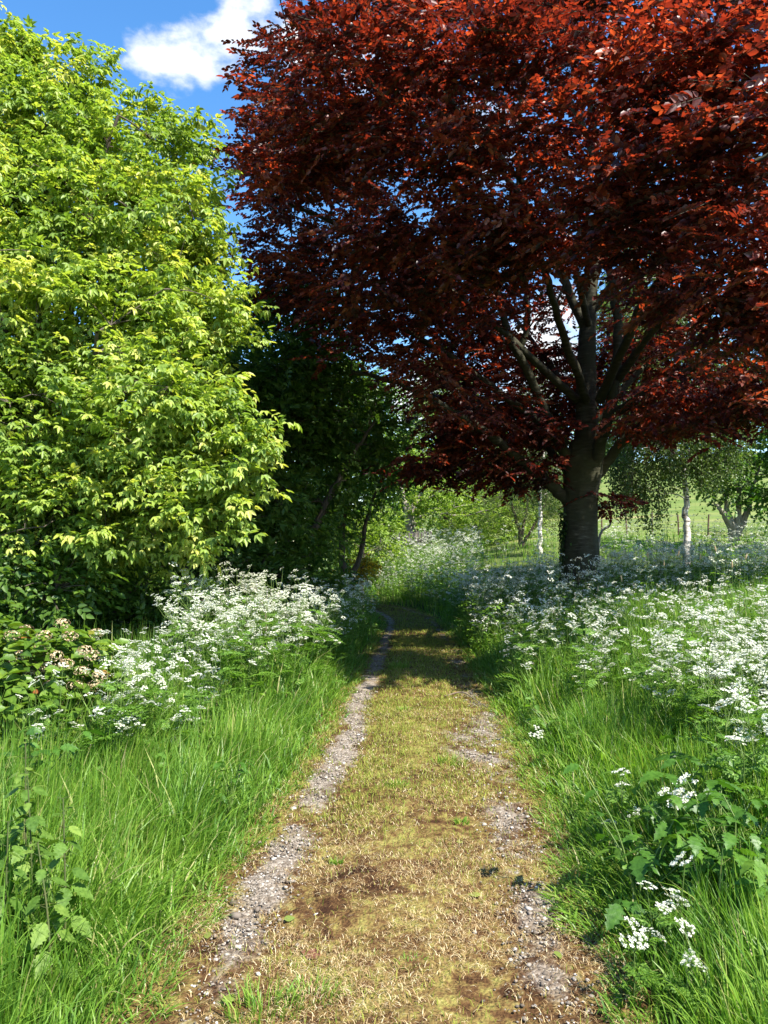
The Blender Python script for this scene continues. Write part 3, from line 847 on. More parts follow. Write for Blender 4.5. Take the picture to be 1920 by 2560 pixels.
# shaded wood behind the box elder
def wood():
    g = 'shaded trees of the wood left of the path'
    specs = [
        ('dark shaded tree with slanting stems beside the path, under the copper beech', (300, 640, 15.5),
         [L3((292, 615, 15.5), (300, 560, 15.4), (325, 505, 15.2), (350, 460, 15), (375, 420, 14.8)), L3((290, 615, 15.5), (282, 560, 15.5), (300, 500, 15.5), (322, 440, 15.5))],
         ib((300, 470, 15.5, 1.3), (340, 420, 15.5, 1.2), (370, 440, 16, .9), (280, 420, 15, 1.4), (310, 390, 16, 1.3), (270, 540, 14.5, 1.1), (250, 590, 13.5, .9), (295, 575, 14.5, .8))),
        ('dark woodland tree close behind the yellow-green tree', (230, 640, 14),
         [L3((225, 625, 14), (228, 560, 14), (222, 480, 14), (230, 380, 14))],
         ib((220, 430, 14.5, 1.6), (250, 350, 15, 1.5), (180, 480, 14, 1.4), (230, 520, 13.5, 1.3), (300, 330, 16, 1.3), (200, 570, 13, 1.0))),
        ('shaded tree deeper in the wood at the far left', (80, 640, 15),
         [L3((80, 630, 15), (84, 540, 15), (78, 450, 15), (84, 330, 15))],
         ib((80, 400, 15, 2.0), (130, 480, 14.5, 1.7), (30, 470, 15, 1.8), (90, 560, 13.5, 1.2), (20, 570, 13, 1.1), (-40, 420, 15, 2), (150, 560, 13, 1.0))),
        ('green woodland tree at the bend of the path, half in shade', (345, 605, 22),
         [L3((345, 600, 22), (342, 540, 22), (350, 480, 22), (352, 420, 22)), L3((345, 598, 22), (362, 545, 21.8), (372, 500, 21.6), (392, 455, 21))],
         ib((345, 470, 22, 1.8), (372, 430, 22, 1.4), (385, 475, 22, .9), (325, 520, 22, 1.1), (340, 400, 23, 1.8), (300, 440, 22, 2))),
        ('tall woodland tree rising behind the other shaded trees', (180, 630, 21),
         [L3((180, 620, 21), (184, 520, 21), (190, 400, 21), (195, 300, 21))],
         ib((190, 420, 21, 2.6), (260, 380, 22, 2.4), (120, 400, 21, 2.6), (230, 500, 20, 2.2), (140, 520, 20, 2.0), (60, 480, 21, 2.4), (280, 480, 21, 1.9), (240, 580, 19, 1.5))),
    ]
    for lab, b, tp, bl in specs:
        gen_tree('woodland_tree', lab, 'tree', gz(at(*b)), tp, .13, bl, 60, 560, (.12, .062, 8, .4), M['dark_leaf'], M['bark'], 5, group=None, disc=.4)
    # understory shrubs
    sh = [('low dark shrub in deep shade behind the parsley on the left', ib((190, 622, 10.5, .65), (160, 628, 10.3, .5)), (185, 660, 10.5)),
          ('small leafy shrub in shade between the hydrangea and the wood', ib((120, 610, 9.5, .6), (145, 620, 9.5, .5), (100, 590, 9.8, .5)), (120, 660, 9.6)),
          ('shaded shrub with hanging leaves behind the hydrangea', ib((20, 560, 8.2, .6), (50, 585, 8.0, .5), (-10, 590, 8, .6), (60, 540, 8.4, .5)), (20, 660, 8.2)),
          ('dark brown-green bush under the slanting stems beside the path', ib((265, 592, 13, .8), (290, 597, 13.2, .7), (312, 597, 14, .5), (240, 602, 12.5, .8)), (285, 640, 13)),
          ('dim shrub in the gap under the yellow-green tree', ib((220, 590, 12, .8), (195, 580, 12.5, .8), (165, 575, 12, .7)), (200, 650, 12))]
    for lab, bl, b in sh:
        base = gz(at(*b))
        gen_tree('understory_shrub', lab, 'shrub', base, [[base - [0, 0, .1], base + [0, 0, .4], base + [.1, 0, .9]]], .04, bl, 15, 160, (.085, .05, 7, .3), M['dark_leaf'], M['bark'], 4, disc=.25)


wood()


def background():
    # bright tree with a grey dead-looking trunk in the middle distance
    b = gz(at(414, 560, 33))
    gen_tree('grey_trunked_tree', 'yellow-green tree with a pale grey twisted trunk beyond the parsley at the path bend', 'tree', b,
             [np.array([b - [0, 0, .2]] + L3((413, 535, 33), (409, 515, 33), (420, 495, 33), (440, 478, 33))), np.array(L3((411, 525, 33), (404, 500, 33), (400, 475, 33)))], .36,
             ib((410, 480, 33, 1.6), (440, 505, 32.5, 1.5), (395, 500, 33, 1.2), (470, 520, 32.5, 1.2), (450, 470, 34, 1.6), (395, 455, 34, 1.5), (448, 525, 33.5, .8)), 50, 420, (.13, .075, 6, .4), M['lime_leaf'], M['pale_bark'], 4, disc=.4,
             lean_limbs=[(L3((414, 520, 33), (435, 512, 32.5), (462, 516, 32), (490, 510, 31.8)), .07, .02), (L3((420, 500, 33), (450, 490, 32.5), (478, 500, 32)), .06, .015)])
    b = gz(at(480, 560, 35))
    gen_tree('leafy_shrub', 'rounded lime-green shrub right of the grey twisted trunk', 'shrub', b, [np.array([b - [0, 0, .1], b + [0, 0, 1.0], b + [.2, 0, 2]])], .1,
             ib((480, 525, 35, 1.4), (500, 510, 35.5, 1.3), (462, 535, 35, 1.0), (520, 520, 36, 1.2)), 20, 260, (.13, .075, 6, .4), M['lime_leaf'], M['bark'], 4, disc=.4)
    b = gz(at(362, 590, 25))
    gen_tree('leafy_shrub', 'sunlit yellow-green bush above the yellow flowering shrub at the wood edge', 'shrub', b, [np.array([b - [0, 0, .1], b + [0, 0, .8], b + [.1, 0, 1.8]])], .07,
             ib((365, 545, 26, .9), (345, 530, 25.5, .9), (378, 525, 26.5, .8), (330, 545, 25, .8), (385, 545, 27, .6)), 20, 240, (.11, .065, 6, .35), M['lime_leaf'], M['bark'], 4, disc=.35)
    b = gz(at(352, 600, 23))
    gen_tree('gorse_bush', 'low shrub covered in yellow blossom at the wood edge', 'shrub', b, [np.array([b - [0, 0, .1], b + [0, 0, .4], b + [.1, 0, .8]])], .04,
             ib((352, 574, 23, .45), (366, 566, 23.5, .4), (342, 580, 22.5, .35)), 10, 130, (.06, .04, 8, .25), M['gorse'], M['bark'], 4, disc=.2)
    # multi-stemmed olive green tree, then a slim birch
    b = gz(at(521, 556, 31))
    gen_tree('thin_willow', 'small olive-green tree with several thin dark stems left of a slim birch', 'tree', b,
             [np.array([b - [0, 0, .1]] + L3((519, 530, 31), (512, 505, 31), (505, 480, 31))), np.array([b] + L3((523, 528, 31), (528, 500, 31), (530, 475, 31))), np.array([b] + L3((528, 535, 31), (540, 515, 31), (548, 495, 31)))], .11,
             ib((515, 490, 31, 1.2), (535, 505, 31, 1.1), (500, 510, 31, 1.0), (525, 470, 31.5, 1.3), (552, 515, 30.5, .9), (545, 480, 31.5, 1.1)), 40, 300, (.09, .03, 8, .5), M['olive_leaf'], M['bark'], 4, disc=.4)
    b = gz(at(540, 562, 28))
    gen_tree('slim_birch', 'slim white birch stem with pale leaves left of the beech trunk', 'tree', b,
             [np.array([b - [0, 0, .1]] + L3((540, 530, 28), (541, 490, 28), (543, 440, 28), (541, 380, 28), (540, 330, 28)))], .10,
             ib((540, 430, 28, 1.0, 1.3), (525, 460, 28, .9, 1.2), (555, 470, 28, .9, 1.2), (540, 380, 28, .9, 1.3)), 30, 200, (.075, .055, 12, 1.3), M['birch_leaf'], M['birch_bark'], 4, style='weep', disc=.35)
    b = gz(at(687, 575, 21.5))
    gen_tree('weeping_birch', 'white-barked weeping birch with hanging leafy strands right of the beech', 'tree', b,
             [np.array([b - [0, 0, .2]] + L3((687, 545, 21.5), (686, 510, 21.5), (685, 480, 21.5), (683, 440, 21.5), (680, 390, 21.5), (676, 330, 21.5), (675, 270, 21.5)))], .13,
             ib((675, 430, 21.5, 1.3, .8), (640, 440, 21.3, 1.2, .8), (628, 480, 21.2, .35, 1.6), (651, 490, 21.2, .3, 1.6), (710, 440, 21.5, 1.0, .8), (690, 395, 21.7, 1.5, .9), (650, 395, 21.5, 1.3, .9), (722, 410, 21.5, 1.0), (630, 470, 21, .6, .8), (672, 340, 22, 1.5), (640, 310, 22, 1.3)), 70, 520, (.075, .058, 15, 1.25), M['birch_leaf'], M['birch_bark'], 5, style='weep', disc=.35, rnd0=.4)
    b = gz(at(734, 556, 27))
    gen_tree('field_maple', 'spreading green maple with forked grey stems at the right edge by the field', 'tree', b,
             [np.array([b - [0, 0, .2]] + L3((734, 540, 27), (730, 520, 27), (724, 495, 27), (718, 465, 27))), np.array(L3((734, 538, 27), (746, 515, 27), (752, 490, 27), (762, 460, 27))), np.array(L3((735, 540, 27), (738, 510, 27), (738, 480, 27), (742, 430, 27))), np.array(L3((733, 528, 27), (722, 512, 26.8), (714, 502, 26.7)))], .24,
             ib((740, 440, 27, 1.6), (770, 470, 27, 1.5), (720, 465, 27, 1.2), (760, 410, 27, 1.7), (710, 440, 27, 1.1), (800, 440, 27, 2), (730, 490, 26.8, .7), (765, 500, 26.5, .8), (745, 385, 27.5, 1.5)), 70, 520, (.14, .11, 6, .4), M['maple_leaf'], M['pale_bark'], 4, disc=.4)
    # tall pale trees standing farther back, seen through the beech
    far = [('tall pale green tree behind the grey twisted trunk, top seen under the beech', (445, 560, 48), ib((445, 440, 48, 3.2, 1.3), (470, 470, 48, 3, 1.1), (430, 480, 47, 2.6), (440, 400, 49, 2.4, 1.2)), M['birch_leaf']),
           ('tall blue-green tree far behind the beech trunk', (630, 560, 52), ib((625, 330, 52, 2.6, 1.6), (640, 260, 52, 2.4, 1.5), (612, 400, 52, 2.8, 1.4), (640, 400, 52, 2.6)), M['birch_leaf']),
           ('dense green tree far behind the slim birch', (530, 560, 50), ib((520, 480, 50, 3), (550, 490, 51, 2.8), (500, 500, 50, 2.5), (535, 440, 51, 2.4)), M['maple_leaf']),
           ('broad dark tree on the field crest just right of the beech trunk', (612, 485, 92), ib((608, 470, 92, 3.0), (596, 466, 93, 3.4), (618, 474, 92, 1.9)), M['dark_leaf']),
           ('dark green tree beyond the path bend, left of the fence', (372, 560, 46), ib((372, 480, 46, 3.4), (340, 490, 46, 3.4), (400, 500, 46, 2.6), (360, 420, 47, 3)), M['maple_leaf']),
           ('pale green tree beyond the wood, far left', (210, 560, 50), ib((210, 460, 50, 4.5), (120, 450, 50, 4.5), (280, 470, 50, 4), (40, 450, 50, 4.5)), M['maple_leaf'])]
    for lab, b, bl, mt in far:
        base = gz(at(*b)); top = np.array(bl)[:, 2].max()
        gen_tree('distant_tree', lab, 'tree', base, [np.array([base - [0, 0, .3], base + [.2, 0, (top - base[2]) * .5], [base[0] + .3, base[1], top - .5]])], .28, bl, 50, 480, (.24, .14, 7, .8), mt, M['bark'], 4, disc=.7, rmin=.012)

    # far hedge line, one mass
    hb = MB()
    n = 26000
    x = rng.uniform(-260, 260, n); y = 150 + rng.uniform(-6, 6, n) + 12 * np.sin(x * .02)
    hz = (6.5 + 3 * vnoise(x, x * .3, 9, 2) + 1.5 * vnoise(x, x, 2.5, 3))
    keep = x < 20
    x, y, hz = x[keep], y[keep], hz[keep]
    z = height(x, y) + rng.uniform(0, 1, len(x)) ** .7 * hz
    hb.leaves(np.stack([x, y, z], 1), norm(rng.normal(0, 1, (len(x), 3))), norm(rng.normal(0, 1, (len(x), 3)) + [0, -.5, .6]), rng.uniform(.9, 1.6, len(x)), .9, rng.random(len(x)))
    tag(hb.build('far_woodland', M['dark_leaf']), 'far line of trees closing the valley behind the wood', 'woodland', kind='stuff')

    # dark wooden fence at the path bend
    base = gz(at(404, 560, 31))
    f = thing('wooden_fence', base, 'short weathered dark wooden fence behind the parsley at the path bend', 'fence')
    p0 = at(378, 555, 31); p1 = at(431, 553, 31)
    nbd = 18
    for k in range(nbd):
        q = p0 + (p1 - p0) * (k / (nbd - 1)); g = height(q[0], q[1])
        hgt = 1.25 + rng.normal(0, .02)
        bm = MB(); box(bm, (q[0], q[1], g + hgt / 2), (.095, .025, hgt)); bm.build('board', M['old_wood'], f, base)
    for zz in (.35, .95):
        bm = MB(); c = (p0 + p1) / 2; g = height(c[0], c[1]); box(bm, (c[0], c[1] + .05, g + zz), (abs(p1[0] - p0[0]) + .1, .05, .09)); bm.build('rail', M['old_wood'], f, base)
    # post and wire fence along the foot of the field
    us = [602, 627, 652, 679, 708, 741, 772, 806, 842]
    base = gz(at(602, 540, 36))
    f = thing('wire_fence', base, 'post and wire fence along the foot of the sunny field', 'fence')
    tops = []
    for u in us:
        q = gz(at(u, 540, 36 - (u - 600) * .012)); hh = .95 + rng.normal(0, .07)
        lean = rng.normal(0, .05, 2)
        bm = MB(); bm.tube([q - [0, 0, .2], q + [lean[0] * .5, lean[1] * .5, hh * .5], q + [lean[0], lean[1], hh]], [.045, .04, .036], 7)
        tp = q + [lean[0], lean[1], hh]
        bm.add(np.array([tp + [.045, 0, 0], tp + [0, .045, .0], tp + [-.045, 0, 0], tp + [0, -.045, 0]]), [[0, 1, 2, 3]])
        bm.build('post', M['rusty_post'], f, base); tops.append((q, hh))
    for fz in (.35, .65, .93):
        bm = MB(); bm.tube(np.array([q + [0, -.05, hh * fz] for q, hh in tops]), .006, 4); bm.build('wire', M['wire'], f, base)
    # pale broken branch leaning by the beech trunk
    p = MB(); a = gz(at(596, 552, 24)); p.tube(smooth_line([a, at(600, 535, 24), at(610, 525, 24), at(611, 514, 24)], 4), [.05] * 4 + [.04] * 4 + [.03] * 4 + [.02], 6)
    tag(p.build('leaning_branch', M['pale_bark'], None, a), 'pale broken branch leaning just right of the beech trunk', 'branch')


def box(mb, c, s):
    c = np.array(c, float); s = np.array(s, float) / 2
    V = np.array([[x, y, z] for x in (-1, 1) for y in (-1, 1) for z in (-1, 1)]) * s + c
    mb.add(V, [[0, 1, 3, 2], [4, 6, 7, 5], [0, 4, 5, 1], [2, 3, 7, 6], [0, 2, 6, 4], [1, 5, 7, 3]])


background()


# ------------------------------------------------------------------ cow parsley
def umbel(fl, st, p, size, axis, fine=True):
    axis = norm(np.asarray(axis, float))
    a = norm(np.cross(axis, [.2, 1, .1])); b = np.cross(axis, a)
    nr = int(rng.integers(8, 12))
    ph = rng.uniform(0, 6.28)
    for k in range(nr):
        if k == 0: rr, an = 0.05, 0
        else: rr, an = rng.uniform(.55, 1.05), ph + k * 2.4
        c = p + axis * size * (.62 - .30 * rr * rr + rng.normal(0, .07)) + (a * math.cos(an) + b * math.sin(an)) * size * rr * .70
        if fine:
            mb_ribbon(st, p[None], c[None], .0011)
            m = int(rng.integers(11, 16))
            an2 = np.arange(m) * 2.4 + rng.uniform(0, 6); r2 = np.sqrt((np.arange(m) + .5) / m) * size * .19
            q = c + axis * (size * .05 - r2[:, None] * .35) + a * (np.cos(an2) * r2)[:, None] + b * (np.sin(an2) * r2)[:, None]
            s = size * .062 * rng.uniform(.8, 1.3, m)[:, None]
            nn = norm(axis + rng.normal(0, .7, (m, 3)))
            t1 = norm(np.cross(nn, rng.normal(0, 1, (m, 3)))); t2 = np.cross(nn, t1)
            V = np.stack([q + t1 * s, q + t2 * s, q - t1 * s, q - t2 * s], 1).reshape(-1, 3)
            fl.add(V, np.arange(m * 4).reshape(-1, 4), rnd=np.repeat(rng.random(m), 4))
        else:
            m = 2
            q = np.repeat(c[None], m, 0) + rng.normal(0, size * .1, (m, 3)); s = size * .15
            nn = norm(axis + rng.normal(0, .5, (m, 3)))
            t1 = norm(np.cross(nn, rng.normal(0, 1, (m, 3)))); t2 = np.cross(nn, t1)
            V = np.stack([q + t1 * s, q + t2 * s, q - t1 * s, q - t2 * s], 1).reshape(-1, 3)
            fl.add(V, np.arange(m * 4).reshape(-1, 4), rnd=np.repeat(rng.random(m), 4))


def fern(lv, p, d, ln, fine=True):
    """lacy, twice-divided leaf"""
    d = norm(np.asarray(d, float)); up = np.array([0, 0, 1.0])
    s = norm(np.cross(d, up)); n = norm(np.cross(s, d))
    K = 7 if fine else 3
    P = []; D = []; Ls = []
    for k in range(K):
        t = (k + 1) / K
        c = p + d * ln * t - up * ln * .35 * t * t
        pl = ln * .42 * (1 - .75 * t)
        for sg in (1, -1):
            pd = norm(d * .6 + s * sg)
            for j in range(4 if fine else 1):
                tt = (j + .6) / (4 if fine else 1)
                for s3 in ((1, -1) if fine else (1,)):
                    P.append(c + pd * pl * tt); D.append(norm(pd + np.cross(pd, n) * s3 * .7 + rng.normal(0, .15, 3) - up * .2)); Ls.append(max(.02, pl * (.5 if fine else 1.2) * (1.1 - tt * .6)))
    P = np.array(P); D = np.array(D); Ls = np.array(Ls)
    lv.leaves(P, D, norm(n + rng.normal(0, .25, P.shape)), Ls, Ls * (.45 if fine else .6), rng.random(len(P)))


def parsley(h, nu, fine=True, nleaf=6, us=.051):
    st, lv, fl = MB(), MB(), []
    top = np.array([rng.normal(0, .06) * h, rng.normal(0, .06) * h, h])
    main = smooth_line([np.array([0, 0, -.03]), np.array([rng.normal(0, .015), rng.normal(0, .015), h * .4]), top], 4)
    st.tube(main, np.linspace(.0045, .002, len(main)), 5 if fine else 3)
    ends = [(top, .002)]
    for k in range(nu - 1):
        t = rng.uniform(.45, .92); c = main[int(t * (len(main) - 1))]
        an = rng.uniform(0, 6.28); l = rng.uniform(.10, .26) * max(h, .5)
        e = c + np.array([math.cos(an) * l * .75, math.sin(an) * l * .75, l * rng.uniform(.7, 1.1)])
        e[2] = min(e[2], h * 1.05)
        m = (c + e) / 2 + np.array([math.cos(an), math.sin(an), -.3]) * l * .12
        st.tube([c, m, e], [.0025, .002, .0014], 4 if fine else 3)
        ends.append((e, 0))
    for e, _ in ends:
        fl.append(MB())
        umbel(fl[-1], st, e, us * rng.uniform(.75, 1.25), np.array([rng.normal(0, .4), rng.normal(0, .4), 1]), fine)
    for k in range(nleaf):
        z = rng.uniform(.08, .75) * h; c = main[min(len(main) - 1, int(z / h * (len(main) - 1)))]
        an = rng.uniform(0, 6.28)
        fern(lv, np.array([c[0], c[1], z]), [math.cos(an), math.sin(an), rng.uniform(.1, .7)], rng.uniform(.16, .30) * min(1, h + .25), fine)
    al = MB()
    for q in fl: al.merge(q)
    return st, lv, al, fl


TEMPL = [parsley(h, n, True, 8) for h, n in ((.95, 10), (1.0, 9), (.88, 12), (.92, 8), (1.08, 10), (.80, 8), (.7, 6))]
SMALL = [parsley(h, n, True, 4, .06) for h, n in ((.42, 4), (.36, 3), (.48, 4))]
MESH = {}


def template_meshes(key, tpl):
    if key not in MESH:
        MESH[key] = ([('stem', tpl[0].mesh('stem', M['parsley_stem'])), ('foliage', tpl[1].mesh('foliage', M['parsley_leaf']))] + [('flower_umbel', q.mesh('flower_umbel', M['petal'])) for q in tpl[3]])
    return MESH[key]


def place_parsley(key, tpl, loc, sc, rz, label, group, tilt=(0, 0)):
    ms = template_meshes(key, tpl)
    e = thing('cow_parsley', loc, label, 'wildflower', group, rz)
    e.rotation_euler = (tilt[0], tilt[1], rz)
    e.scale = (sc, sc, sc)
    for nm, me in ms:
        o = bpy.data.objects.new(nm, me); COL.objects.link(o); o.parent = e


def parsley_density(x, y):
    """plants per square metre"""
    d = x - pathx(y); w = halfw(y)
    n = .5 + .5 * vnoise(x, y, .9, 7)
    e = -d - w
    # left drift: a band along the verge, thin near the camera, then a shaded fringe farther on
    left = (y > 4.6) * (y < 24) * (d < 0) * sstep((e - .18 + .15 * (y > 9) - .5 * (1 - sstep((y - 5) / 2.5))) / .4)
    left = left * np.where(y < 10.5, 31 * (1 - sstep((e - 1.5 - .2 * n) / .4)), 14 * (1 - sstep((e - 1.0) / .8)))
    # right bank: drifts with grassy gaps
    rr = sstep((d - w - .06 - .7 * (1 - sstep((y - 5) / 4))) / .35)
    dr = sstep((n - .28) / .3)
    right = (d > 0) * (x < 20) * (y > 3.6) * (y < 30) * rr * np.where(y < 7.5, 30 * (.3 + .7 * dr) * (x > 1.25 + .12 * (y - 4)), np.where(y < 11, 15 * (.1 + .9 * dr), np.where(y < 20, 15 * (.3 + .7 * dr), 5 * dr)))
    right = right * np.where((y > 20) & (x < 7), .3, 1) * np.where((y < 10) & (x > 4.3 - .2 * (y - 7)) & (y > 7), .25, 1)
    far = (y >= 21) * (y < 32) * (x > -6) * (x < .125 * y) * (np.abs(d) > w + .2) * 13
    left = left * np.where((x / y < -.36) & (y < 7), .12, 1)
    return np.maximum(np.maximum(left * (.5 + .5 * n), right), far)


def scatter(x0, x1, y0, y1, dens, fn):
    n = int((x1 - x0) * (y1 - y0) * dens)
    x = rng.uniform(x0, x1, n); y = rng.uniform(y0, y1, n)
    k = rng.random(n) * dens < fn(x, y)
    return x[k], y[k]


def build_parsley():
    x, y = scatter(-9, 20, 2.5, 36, 24, parsley_density)
    u = 384 + x / y * 768
    k = (u > -60) & (u < 840)
    x, y = x[k], y[k]
    o = np.argsort(y)
    x, y = x[o], y[o]
    side = x < pathx(y)
    li = np.where(side)[0][:140]; ri = np.where(~side)[0][:146]
    for i in np.concatenate([li, ri]):
        t = int(rng.integers(0, len(TEMPL)))
        lab = 'white flowering cow parsley crowded in the front drift on the left of the path' if side[i] else 'white flowering cow parsley standing in the long grass on the right of the path'
        place_parsley(('t', t), TEMPL[t], (x[i], y[i], float(height(x[i], y[i]))), rng.uniform(.85, 1.1) * (.84 + .26 * sstep((y[i] - 5) / 3) if side[i] else .95), rng.uniform(0, 6.28), lab,
                      'cow parsley in the left drift' if side[i] else 'cow parsley on the right bank', (rng.normal(0, .1), rng.normal(0, .1)))
    rest = np.ones(len(x), bool); rest[li] = False; rest[ri] = False
    xr, yr = x[rest], y[rest]
    low = [parsley(h, n, False, 9, .058) for h, n in ((.95, 6), (1.05, 5), (.85, 6), (.75, 4))]
    S, Lf, F = MB(), MB(), MB()
    for i in range(len(xr)):
        t = low[int(rng.integers(0, 4))]
        a = rng.uniform(0, 6.28); s = rng.uniform(.8, 1.1) * (.95 + .22 * float(sstep((yr[i] - 9) / 4)) * (xr[i] > 0))
        R = np.array([[math.cos(a), -math.sin(a), 0], [math.sin(a), math.cos(a), 0], [0, 0, 1]]) * s
        loc = (xr[i], yr[i], float(height(xr[i], yr[i])))
        S.merge(t[0], R, loc); Lf.merge(t[1], R, loc, rng.normal(0, .1)); F.merge(t[2], R, loc)
    print('parsley individuals', len(li) + len(ri), 'mass', len(xr))
    r = thing('cow_parsley_mass', (0, 12, 0), 'dense mass of cow parsley stretching back under the beech and round the path bend', 'wildflowers')
    r['kind'] = 'stuff'
    for nm, mb, mt in (('stem', S, 'parsley_stem'), ('foliage', Lf, 'parsley_leaf'), ('flower_umbels', F, 'petal')):
        o = mb.build(nm, M[mt], r, (0, 12, 0)); o['kind'] = 'stuff'
    # single plants in the grass close to the camera
    spots = [(632, 926, 2.75, 1, 'low cow parsley with two white heads nearest the path in the right foreground grass'),
             (652, 893, 2.9, 2, 'small cow parsley with white heads just above the lowest one, right foreground'),
             (684, 935, 2.7, 0, 'small cow parsley with one white head among blades near the bottom right corner'),
             (682, 866, 3.0, 0, 'cow parsley with narrow white heads in front of the broad hogweed leaves'),
             (622, 775, 3.9, 2, 'lone cow parsley with small heads at the inner edge of the right grass'),
             (696, 790, 3.6, 1, 'cow parsley spreading white heads over the broad hogweed leaves'),
             (538, 730, 5.6, 1, 'isolated short cow parsley low in the grass right of the path middle')]
    for u, v, Y, t, lab in spots:
        p = at(u, v, Y); g = float(height(p[0], p[1])); h0 = (.42, .36, .48)[t]
        place_parsley(('s', t), SMALL[t], (p[0], p[1], g), max(.7, (p[2] - g) / h0), rng.uniform(0, 6), lab, None)
    for u, v, Y, t, lab in [(612, 566, 9.2, 4, 'tallest cow parsley with wide spread rays against the shade below the beech trunk'),
                            (552, 590, 8.6, 1, 'tall cow parsley standing clear above the right drift left of the trunk')]:
        p = at(u, v, Y); g = float(height(p[0], p[1]))
        place_parsley(('t', t), TEMPL[t], (p[0], p[1], g), (p[2] - g) / (1.08 if t == 4 else 1.0), 1.0, lab, None)


build_parsley()


# ------------------------------------------------------------------ grass
def verge_grass():
    mb = MB()

    def zone(x0, x1, y0, y1, dens, wmul, hmul=1.0, seg=3):
        def f(x, y):
            d = np.abs(x - pathx(y)) - halfw(y) - .06 * vnoise(x, y, .25, 9) - .04 * vnoise(x, y, .08, 3)
            left_wood = (x < -2.6) * (y > 6.5) + (x < -1.2) * (y > 11) + (y > 21) * (x > 2.4)
            return dens * (d > -.05) * (.75 + .25 * vnoise(x, y, .4, 4)) * np.where(left_wood > 0, .15, 1) * np.where(np.abs(x) / y > .95, 0, np.where(np.abs(x) / y > .62, .5, 1))
        x, y = scatter(x0, x1, y0, y1, dens, f)
        n = len(x)
        s = np.sign(x - pathx(y)); d = np.abs(x - pathx(y)) - halfw(y)
        H = (.10 + .36 * sstep(d / .55) + .12 * sstep((d - .5) / 1.0)) * rng.uniform(.55, 1.25, n) * (1 + .22 * vnoise(x, y, .5, 6)) * hmul
        W = (.003 + rng.gamma(2.2, .0017, n)) * wmul
        inward = np.where(s > 0, np.pi, 0)
        head = np.where(rng.random(n) < .62 * np.exp(-d / .8) + .15, inward + rng.normal(0, .8, n), rng.uniform(0, 6.28, n))
        swirl = 3.0 * vnoise(x, y, .33, 21) + 2.0 * vnoise(x, y, 1.1, 5)
        head = np.where(rng.random(n) < .45 * sstep(d / .4), swirl + rng.normal(0, .35, n), head)
        bend = np.clip(rng.gamma(3, .13, n) + .18 * vnoise(x, y, .4, 31) + .45 * np.exp(-d / .25), .03, 1.15)
        clump = .5 + .22 * vnoise(x, y, .35, 8)
        rnd = np.clip(clump + rng.normal(0, .2, n) - .05, 0, .92)
        rnd = np.where(rng.random(n) < .06, rng.uniform(.93, 1, n), rnd)
        mb.blades(np.stack([x, y, height(x, y) - .01], 1), head, H, W, bend, rnd, seg)
    zone(-3.9, 4.0, 2.0, 4.2, 5200, 1.0, 1.0, 4)
    zone(-5.5, 6.6, 4.2, 7, 2600, 1.25)
    zone(-5, 10, 7, 11, 1500, 1.6, 1.22)
    zone(-6, 16, 11, 19, 420, 2.6, 1.15)
    zone(-8, 20, 19, 33, 130, 4.0, .8, 2)
    tag(mb.build('verge_grass', M['grass']), 'long fresh green grass covering both verges of the path', 'grass', kind='stuff')


